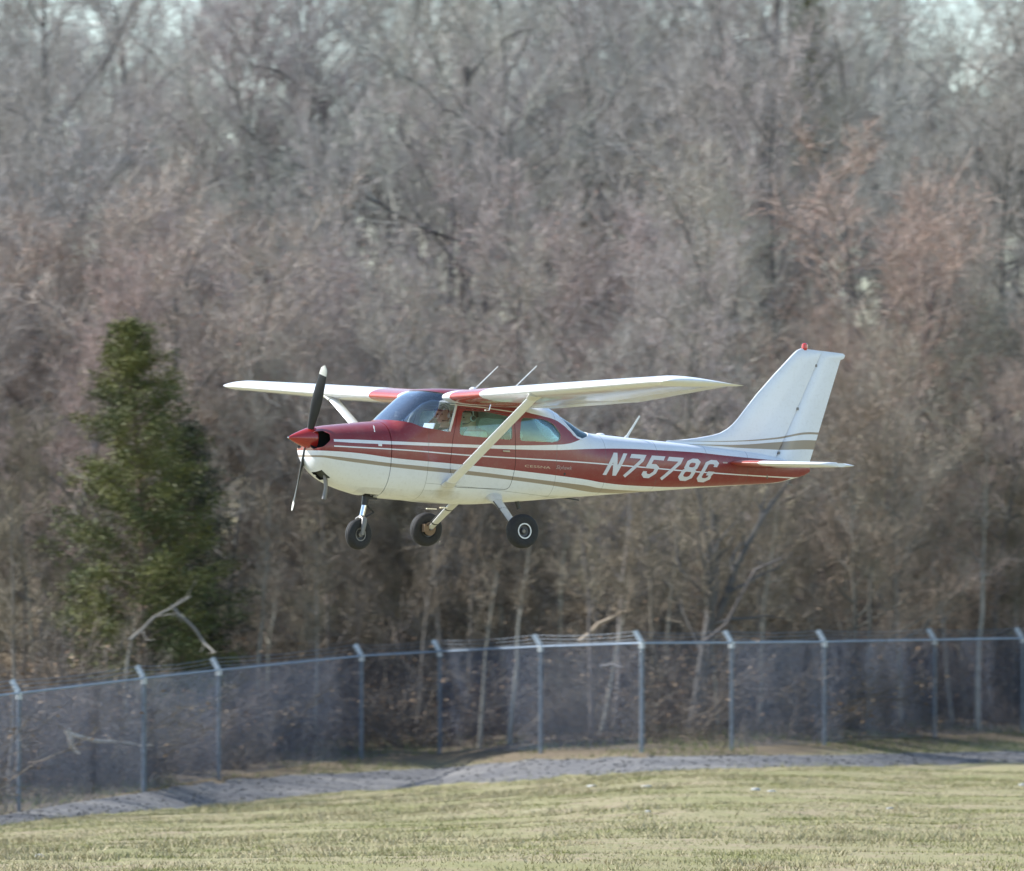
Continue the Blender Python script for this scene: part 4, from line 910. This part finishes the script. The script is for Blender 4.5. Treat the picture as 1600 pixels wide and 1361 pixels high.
def tree_mat(name, mul=1.0, lo=.65, hi=1.3, rough=.85, scale=None):
    """takes its hue from the object's own colour, varied per twig and by bark mottling"""
    a = N(name); oi = a.n('ObjectInfo'); g = a.n('NewGeometry'); mr = a.n('MapRange'); a.l(g.outputs['Random Per Island'], mr.inputs[0]); mr.inputs[3].default_value = lo * mul; mr.inputs[4].default_value = hi * mul
    f = mr.outputs[0]
    if scale: f = a.math('MULTIPLY', f, a.math('ADD', .55, a.math('MULTIPLY', a.noise(scale, 5, .65), .9)))
    vm = a.n('VectorMath', operation='SCALE'); a.l(oi.outputs['Color'], vm.inputs[0]); a.l(f, vm.inputs['Scale']); a.l(vm.outputs[0], a.b.inputs['Base Color'])
    a.p(Roughness=rough); a.b.inputs['Specular IOR Level'].default_value = .25
    if scale: a.bump(a.noise(scale * 3, 4, .6), .5, .02)
    return a.m
MT = tree_mat('bark', 1.0, .9, 1.1, .9, 5.0); MC = tree_mat('twigs', 1.0, .6, 1.4)
MBUD = island_mat('red_buds', [(.27, .15, .115), (.38, .23, .18), (.32, .185, .14)], .7); MDRY = island_mat('dry_leaves', [(.14, .085, .05), (.26, .17, .10), (.36, .27, .18)], .8)
PROTO = {}
def proto(key, fn, *a, **k):
    T, C, B = fn(*a, **k); PROTO[key] = (T.mesh('trunk', MT), C.mesh('crown', MC), B.mesh('buds', MBUD) if B.n else None)
for s in range(4): proto(('oak', s), bare_tree, 18, .17, clear=.20, spread=.30, nl=22, up_=.35, tw=7, fork=[0, 2, 1, 0][s], seed=10 + s)
for s in range(4): proto(('maple', s), bare_tree, 13, .11, clear=.14, spread=.30, nl=24, up_=.45, tw=9, fork=[0, 1, 2, 0][s], buds=.15, seed=30 + s)
for s in range(3): proto(('brown', s), bare_tree, 9, .075, clear=.06, spread=.32, nl=22, up_=.5, tw=10, fork=[0, 1, 0][s], seed=50 + s)
for s in range(3): proto(('sapling', s), bare_tree, 7, .055, clear=.45, spread=.16, nl=9, up_=.9, tw=7, seed=70 + s, lean=[(.08, 0), (-.12, 0), (.02, .05)][s])
def place_tree(key, u, d, H, trunk_col, crown_col, label, group=None, rot=None, name='bare_tree', wid=1.0, cat='tree', tilt=0.0):
    t, c, b = PROTO[key]; h0 = max(v.co.z for v in t.vertices) if not hasattr(t, '_h') else 0
    X = (u - 800) / FPX * d; s = H / HT[key]
    o = link(bpy.data.objects.new(name, None)); o.location = (X, d, float(ground_z(X, d)) - .03); o.rotation_euler = (tilt, tilt * .5, random.uniform(0, 6.28) if rot is None else rot); o.scale = (s * wid, s * wid, s)
    tag(o, label, cat, group)
    for me_, nm, col in ((t, 'trunk', trunk_col), (c, 'crown', crown_col)):
        q = link(bpy.data.objects.new(nm, me_)); q.parent = o; q.color = (*col, 1)
        if nm == 'crown' and b:
            bb = link(bpy.data.objects.new('buds', b)); bb.parent = q
    return o
HT = {}
for k_, (t, c, b) in PROTO.items():
    co = np.empty(len(c.vertices) * 3, np.float32); c.vertices.foreach_get('co', co); HT[k_] = float(np.percentile(co[2::3], 99.8))
MARKS = [(-420, 'wholly beyond the left edge'), (-330, 'just beyond the left edge'), (-240, 'reaching in past the left edge'), (-150, 'brushing the left edge'), (-60, 'cut by the left edge'), (20, 'hard against the left edge'), (95, 'left of the tall evergreen'),
    (160, 'in line with the left side of the tall evergreen'), (225, 'in line with the tip of the tall evergreen'), (290, 'in line with the right side of the tall evergreen'), (350, 'in line with the far wing tip'), (420, 'in line with the outer far wing'), (480, 'in line with the spinner'), (540, 'in line with the nose wheel'), (600, 'in line with the engine cowling'),
    (655, 'in line with the windscreen'), (710, 'in line with the cabin door'), (765, 'in line with the roof antennas'), (825, 'in line with the near main wheel'), (885, 'in line with the rear window'), (945, 'in line with the first registration letter'), (1010, 'in line with the middle registration letters'), (1075, 'in line with the near wing tip'), (1140, 'in line with the dorsal fillet'), (1200, 'in line with the middle of the tail fin'),
    (1260, 'in line with the red beacon'), (1325, 'in line with the tailplane tip'), (1390, 'a little right of the tail'), (1455, 'well right of the tail'), (1520, 'near the right edge'), (1580, 'hard against the right edge'), (1650, 'cut by the right edge'), (1730, 'brushing the right edge'), (1810, 'reaching in past the right edge'), (1900, 'just beyond the right edge'), (2000, 'wholly beyond the right edge')]
used_marks = set()
def where(u, base):
    for _, ph in sorted((abs(m - u), ph) for m, ph in MARKS):
        if (base, ph) not in used_marks: used_marks.add((base, ph)); return base + ' ' + ph
    return base
def jit(c, a=.12): f = 1 + random.uniform(-a, a); return tuple(min(1, max(.01, v * f * (1 + random.uniform(-.04, .04)))) for v in c)
GREY = (.38, .35, .315); MAUVE = (.37, .335, .29); REDD = (.385, .31, .26); BROWN = (.24, .20, .145); PALE = (.33, .31, .26); DARKB = (.12, .11, .10)
rows = [ # (dist range, height range, count, kinds, crown colour, trunk colour, label, group)
    ((265, 325), (25, 28), 27, 'oak', GREY, DARKB, 'tallest grey tree against the sky', 'tall trees at the back of the wood'),
    ((230, 255), (20, 23.5), 22, 'oak', GREY, DARKB, 'tall grey bare tree high up', 'tall grey trees in the upper wood'),
    ((213, 228), (15, 18.5), 17, 'oak', GREY, DARKB, 'grey tree above reddish ones', 'grey trees above the reddish ones'),
    ((200, 212), (11.5, 14.5), 18, 'maple', MAUVE, (.15, .135, .125), 'reddish budding tree halfway up', 'reddish budding trees halfway up the wood'),
    ((193, 201), (9, 12), 15, 'maple', MAUVE, (.17, .155, .14), 'budding tree at mid height', 'budding trees behind the aircraft'),
    ((187, 194), (6.5, 9.5), 17, 'brown', BROWN, (.20, .18, .155), 'brownish bare front tree', 'brownish trees at the front of the wood'),
    ((203, 232), (5, 8), 26, 'brown', BROWN, BROWN, 'low brown understorey tree', 'low trees of the understorey')]
for (d0, d1), (h0, h1), n, kind, cc, tc, lab, grp in rows:
    for i in range(n):
        u = -330 + 2260 * (i + random.uniform(.15, .85)) / n; d = random.uniform(d0, d1); c_ = cc
        if kind == 'maple': c_ = REDD if (u > 1180 or 60 < u < 620) and random.random() < .55 else (MAUVE if random.random() < .5 else GREY)
        nn = 4 if kind in ('oak', 'maple') else 3
        if kind == 'brown' and d < 196 and 40 < u < 400: d += 11
        key = (kind, random.randrange(nn))
        if d < FD[np.argmin(abs(FU - u))] + 9 : d = float(np.interp(u, FU, FD)) + random.uniform(8, 12)
        place_tree(key, u, d, random.uniform(h0, h1), jit(tc), jit(c_), where(u, lab), grp, wid=random.uniform(.85, 1.1))
# pale and thin stems at the wood's edge
for i in range(44):
    u = -200 + 2000 * (i + random.uniform(.1, .9)) / 44; d = float(np.interp(u, FU, FD)) + random.uniform(6, 16)
    if 60 < u < 370: d += 18
    place_tree(('sapling', random.randrange(3)), u, d, random.uniform(4.5, 8), jit(PALE if i % 2 else (.20, .18, .15), .2), jit(BROWN), where(u, ('pale' if i % 2 else 'dark') + ' thin sapling behind the fence'), 'thin saplings behind the fence', name='sapling')
SHR = []
for s in range(4):
    C, L_ = shrub([2.4, 3.0, 1.8, 2.6][s], [16, 14, 18, 15][s], 90 + s, leaf=[.25, .1, .35, 0.15][s], wide=[.6, .8, .5, 1.0][s]); SHR.append((C.mesh('shrub', MC), L_.mesh('dry_leaves', MDRY)))
for i in range(100):
    u = -260 + 2120 * (i + random.random()) / 100; d = float(np.interp(u, FU, FD)) + random.uniform(3.5, 30); X = (u - 800) / FPX * d; q = random.randrange(4); s = random.uniform(.6, 1.45)
    o = link(bpy.data.objects.new('shrub', SHR[q][0])); o.location = (X, d, float(ground_z(X, d))); o.scale = (s * 1.2, s * 1.2, s); o.rotation_euler = (0, 0, random.uniform(0, 6.28)); o.color = (*jit((.155, .13, .105), .25), 1)
    tag(o, where(u, ('leafy' if q in (0, 2) else 'bare') + (' tall' if s > 1 else ' low') + ' shrub behind the fence'), 'shrub', 'tangled shrubs behind the fence')
    l_ = link(bpy.data.objects.new('dry_leaves', SHR[q][1])); l_.parent = o

# ---- evergreens
def evergreen(H, seed, base_r, lo=.12, n=170, dens=210, leaf=.075, bare=.0):
    global rng; keep = rng; rng = np.random.default_rng(seed); T, C = Acc(), Acc()
    P = grow_path((0, 0, -.2), (0, 0, 1), H * .97 + .2, 10, .03, .05); T.tube(P, .17 * (1 - np.linspace(0, .93, 11)), 8)
    for i in range(n):
        t = lo + (1 - lo) * (i + rng.random()) / n; f = t * 10; j = min(int(f), 9); b = P[j] * (1 - f + j) + P[j + 1] * (f - j)
        env = base_r * (1 - t) ** .62 * (1 if t > .3 else .75 + .8 * (t - lo)) + .12; an = i * 2.399 + rng.uniform(-.4, .4); L = env * rng.uniform(.55, 1.15)
        Q = grow_path(b, [math.cos(an), math.sin(an), .28 + .5 * t], L, 5, .12, .03); T.tube(Q, .02 * (1 - np.linspace(0, .8, 6)), 3)
        m = int(dens * (.3 + L / base_r)); fr = rng.uniform(.25, 1.08, m) ** .7; fi = np.clip(fr * 5, 0, 4.999); jj = fi.astype(int); c0 = Q[jj] * (1 - fi + jj)[:, None] + Q[np.minimum(jj + 1, 5)] * (fi - jj)[:, None]
        c0 = c0 + rng.normal(size=(m, 3)) * (np.array([.20, .20, .11]) * (.5 + .5 * env / base_r))
        keep_ = rng.random(m) > bare; C.leaves(c0[keep_], rng.uniform(.5, 1.2, keep_.sum()) * leaf, .32)
    rng = keep; return T, C
ev_mat = island_mat('evergreen_foliage', [(.045, .06, .026), (.085, .10, .036), (.065, .082, .03), (.125, .135, .05)], .6, (.55, .42, .58, [(.10, .115, .035), (.18, .175, .05), (.135, .14, .04)]))
T, C = evergreen(9.9, 5, 3.1, lo=.08, n=190, dens=420, leaf=.055, bare=.03)
def ev_place(T, C, u, d, label, bark, grp=None, tilt=0):
    X = (u - 800) / FPX * d; o = link(bpy.data.objects.new('evergreen_tree', None)); o.location = (X, d, float(ground_z(X, d)) - .05); o.rotation_euler = (0, tilt, .6); tag(o, label, 'tree', grp)
    t_ = link(bpy.data.objects.new('trunk', T)); t_.parent = o; t_.color = (*bark, 1); c_ = link(bpy.data.objects.new('crown', C)); c_.parent = o; return o
ev_place(T.mesh('trunk', MT), C.mesh('crown', ev_mat), 225, 182, 'tall conical evergreen with yellow green foliage at the left of the wood', (.16, .12, .09))
T, C = evergreen(7.6, 8, 2.1, lo=.06, n=150, dens=260, leaf=.055, bare=.15)
ev_dark = island_mat('dark_evergreen_foliage', [(.026, .035, .022), (.05, .06, .032), (.038, .047, .027)], .6)
ev_place(T.mesh('trunk', MT), C.mesh('crown', ev_dark), 290, 184.5, 'lower dark evergreen leaning against the right side of the tall one', (.14, .11, .09))
T, C = evergreen(21.4, 12, 2.2, lo=.55, n=110)
ev_place(T.mesh('trunk', MT), C.mesh('crown', ev_mat), 1290, 262, 'dark green evergreen top showing above the bare trees at upper right', (.14, .11, .09))

# ---- single trees one can point to
PROTO['forked'] = None
def special(key, u, d, H, col, ccol, label, rot=0, **kw):
    T, C, B = bare_tree(H, **kw); PROTO[key] = (T.mesh('trunk', MT), C.mesh('crown', MC), None); HT[key] = H; return place_tree(key, u, d, H, col, ccol, label, rot=rot)
special('forked', 1078, 183, 8.2, (.12, .115, .11), BROWN, 'forked dark tree with two spreading stems below the tailplane', r0=.19, clear=.25, spread=.30, nl=14, up_=.5, tw=5, fork=2, lean=(.10, 0), seed=201)
special('stump1', 748, 183, 4.6, PALE, BROWN, 'pale slender trunk standing just right of the aircraft nose wheels', r0=.055, clear=.6, spread=.1, nl=5, up_=.8, tw=3, lean=(-.03, 0), seed=202)
special('stump2', 797, 182, 5.2, PALE, BROWN, 'pale slender trunk rising directly below the near main wheel', r0=.06, clear=.6, spread=.1, nl=5, up_=.8, tw=3, lean=(.02, 0), seed=203)
special('stump3', 935, 182, 4.0, PALE, BROWN, 'pale leaning trunk under the registration letters', r0=.055, clear=.7, spread=.1, nl=4, up_=.8, tw=3, lean=(.14, 0), seed=204)
special('pale4', 1528, 196, 8.0, PALE, BROWN, 'pale straight trunk near the right edge of the wood', r0=.07, clear=.5, spread=.14, nl=7, up_=.8, tw=5, seed=205)
special('pale5', 1185, 188, 6.0, PALE, BROWN, 'pale thin trunk to the right of the forked tree', r0=.06, clear=.6, spread=.12, nl=6, up_=.8, tw=4, seed=206)
special('pale6', 405, 184, 6.6, PALE, BROWN, 'pale thin trunk right beside the dark evergreen', r0=.06, clear=.5, spread=.14, nl=8, up_=.8, tw=5, seed=207)
special('snag', 200, 178, 3.2, PALE, BROWN, 'short pale broken trunk at the foot of the tall evergreen', r0=.09, clear=.8, spread=.06, nl=3, up_=.8, tw=2, lean=(-.05, 0), seed=208)
def px(u, v, d): return Vector(((u - 800) / FPX * d, d, EYE - (v - 960) / FPX * d))
def log_(pts, rad, label, name='fallen_branch', col=(.27, .25, .22), twigs=0):
    a = Acc(); P = np.array([list(px(*p)) for p in pts]); Q = [P[0]]
    for p, q in zip(P[:-1], P[1:]): Q += [p + (q - p) * .5 + rng.normal(size=3) * .02, q]
    Q = np.array(Q); a.tube(Q, np.linspace(rad, rad * .45, len(Q)), 7)
    for i in range(twigs): b = Q[rng.integers(1, len(Q))]; a.tube(grow_path(b, rng.normal(size=3), rng.uniform(.3, .9), 4, .2, 0), np.linspace(rad * .35, .004, 5), 4)
    o = link(bpy.data.objects.new(name, a.mesh(name, MT))); o.color = (*col, 1); tag(o, label, 'branch')
log_([(203, 1000, 177), (240, 965, 177), (298, 932, 177)], .038, 'pale broken branch slanting up against the evergreen foot', twigs=4)
log_([(268, 945, 178), (290, 968, 178), (318, 1003, 178), (336, 1020, 177.5)], .04, 'short pale limb hanging down right of the slanting branch', twigs=2)
log_([(106, 1146, 165), (150, 1158, 165.5), (200, 1161, 166), (240, 1165, 166)], .055, 'pale fallen branch lying level behind the left part of the fence', col=(.58, .53, .45), twigs=3)
log_([(106, 1140, 165), (112, 1165, 165), (125, 1178, 165)], .07, 'splintered pale stub at the left end of the fallen branch', col=(.55, .48, .38))
log_([(905, 1003, 182), (935, 975, 182), (962, 962, 182), (980, 956, 182)], .06, 'tan dead limb leaning above the middle of the fence', col=(.42, .33, .24), twigs=2)
log_([(1100, 1003, 181), (1135, 975, 181), (1180, 890, 181), (1222, 872, 181)], .05, 'dark crooked limb rising right of the forked tree', col=(.15, .13, .12), twigs=4)
log_([(938, 1040, 180), (955, 1037, 180), (975, 1042, 180)], .035, 'small pale broken wood piece behind the middle fence bay', col=(.6, .52, .46))
for u, v, w_ in ((925, 1228, .8), (1010, 1229, .8), (1180, 1233, .7), (1597, 1226, .9), (1012, 1267, .5), (62, 1337, .9), (1205, 1236, .6), (1390, 1263, .5)):
    # a scrap lying on the grass: follow the view ray down to the ground
    for d in np.arange(102, 180, .1):
        p = px(u, v, d)
        if p.z <= float(ground_z(p.x, d)) + .02: break
    a = Acc(); k = 9; th = np.arange(k) / k * 6.283; rr = .07 * w_ * (1 + .3 * rng.normal(size=k).clip(-1, 1)); ring = np.stack([np.cos(th) * rr * 1.7, np.sin(th) * rr, 0 * th], -1)
    V = np.concatenate([ring + [0, 0, -.03], ring * .8 + [0, 0, .025 * w_], ring * .3 + [0, 0, .035 * w_]]); i = np.arange(3 * k).reshape(3, k); j = np.roll(i, -1, 1); a.add(V, np.stack([i[:-1], j[:-1], j[1:], i[1:]], -1).reshape(-1, 4))
    a.add(V[-k:], np.array([[0, 1, 2, 3], [0, 3, 4, 5], [0, 5, 6, 7], [0, 7, 8, 8]])[:3])
    o = link(bpy.data.objects.new('stone', a.mesh('stone', MT))); o.color = (.42, .41, .38, 1); o.location = (p.x, d, float(ground_z(p.x, d)) + .02)
    tag(o, where(u, 'small pale stone in the grass'), 'stone', 'pale stones in the grass')

# ------------------------------------------------------------------ FENCE
galv = plain('galvanised_steel', (.15, .18, .215), .55, .2, var=.25); galv_w = plain('weathered_wire', (.085, .125, .205), .6, .0, var=.15); armm = plain('barb_arm_metal', (.55, .58, .58), .5, .1)
fence = link(bpy.data.objects.new('chain_link_fence', None)); FP = [Vector(((u - 800) / FPX * d, d, r_)) for u, d, r_ in zip(FU, FD, FR)]
fence.location = (FP[8].x, FP[8].y, FZ[8]); tag(fence, 'tall chain link fence with barbed wire arms along the gravel road', 'fence')
FM = Matrix.Translation(-Vector(fence.location))
def fpart(mb, name, mat, parent=None, smooth=True):
    o = mb.build(name, mat, smooth=smooth); o.data.transform(FM); o.parent = parent or fence; return o
posts = []
for i, p in enumerate(FP):
    g = p.z - 2.35
    po = fpart(MB().tube([(p.x, p.y, g - .2), (p.x, p.y, p.z + .04)], .046 if i in (3, 8) else .036, 10), 'post', galv)
    posts.append(po)
    base = Vector((p.x, p.y, p.z + .0)); tip = base + Vector((-.15, .10, .26))
    t = (tip - base).normalized()
    arm = MB().tube([base, tip], .058, 6, flat=((0, 1, 0), .3)).tube([(p.x, p.y, p.z - .12), (p.x, p.y, p.z + .02)], .056, 12)
    fpart(arm, 'barb_arm', armm, po)
rail = MB(); rail.tube([p + Vector((0, 0, 0)) for p in FP], .024, 8); fpart(rail, 'top_rail', plain('rail_metal', (.22, .275, .345), .45, .2))
bw = MB()
for k in range(3):
    f = .35 + .3 * k; L_ = []
    for a_, b_ in zip(FP[:-1], FP[1:]):
        for t in (0, .25, .5, .75): q = a_.lerp(b_, t); L_.append(q + Vector((-.15, .10, .26)) * f - Vector((0, 0, .05 * math.sin(math.pi * t))))
    o = fpart(MB().tube(L_, .006, 4), 'barbed_wire', galv)
wires = Acc()
for a_, b_ in zip(FP[:-1], FP[1:]):
    dv = b_ - a_; Lh = math.hypot(dv.x, dv.y); t = np.array([dv.x, dv.y, 0]) / Lh; nrm = np.array([-t[1], t[0], 0]); H_ = 2.30; sp_ = .085; n = int((Lh + H_) / sp_)
    for sg in (1, -1):
        s0 = np.arange(n) * sp_ - H_; P0, P1 = [], []
        for s in s0:
            # wire runs diagonally: along = s + h
            h0_, h1_ = max(0, -s), min(H_, Lh - s)
            if h1_ <= h0_ + .01: continue
            al = np.array([s + h0_, s + h1_]); hh_ = np.array([h0_, h1_])
            if sg < 0: al = Lh - al
            zz = [a_.z + dv.z * al[0] / Lh - 2.30 + hh_[0], a_.z + dv.z * al[1] / Lh - 2.30 + hh_[1]]
            P0.append([a_.x + t[0] * al[0], a_.y + t[1] * al[0], zz[0]]); P1.append([a_.x + t[0] * al[1], a_.y + t[1] * al[1], zz[1]])
        P0, P1 = np.array(P0), np.array(P1); o_ = nrm * .003 * sg; wv = np.array([0, 0, .0020]); m = len(P0)
        # three-sided wire
        ring = [o_ + wv, o_ - wv, o_ + nrm * .0035 * sg]
        V = np.stack([P0 + ring[0], P0 + ring[1], P0 + ring[2], P1 + ring[0], P1 + ring[1], P1 + ring[2]], 1).reshape(-1, 3); i = np.arange(m)[:, None] * 6
        wires.add(V, np.concatenate([i + np.array([[0, 1, 4, 3]]), i + np.array([[1, 2, 5, 4]]), i + np.array([[2, 0, 3, 5]])]))
me = wires.mesh('chain_link_mesh', galv_w); o = link(bpy.data.objects.new('chain_link_mesh', me)); me.transform(FM); o.parent = fence; o['kind'] = 'stuff'
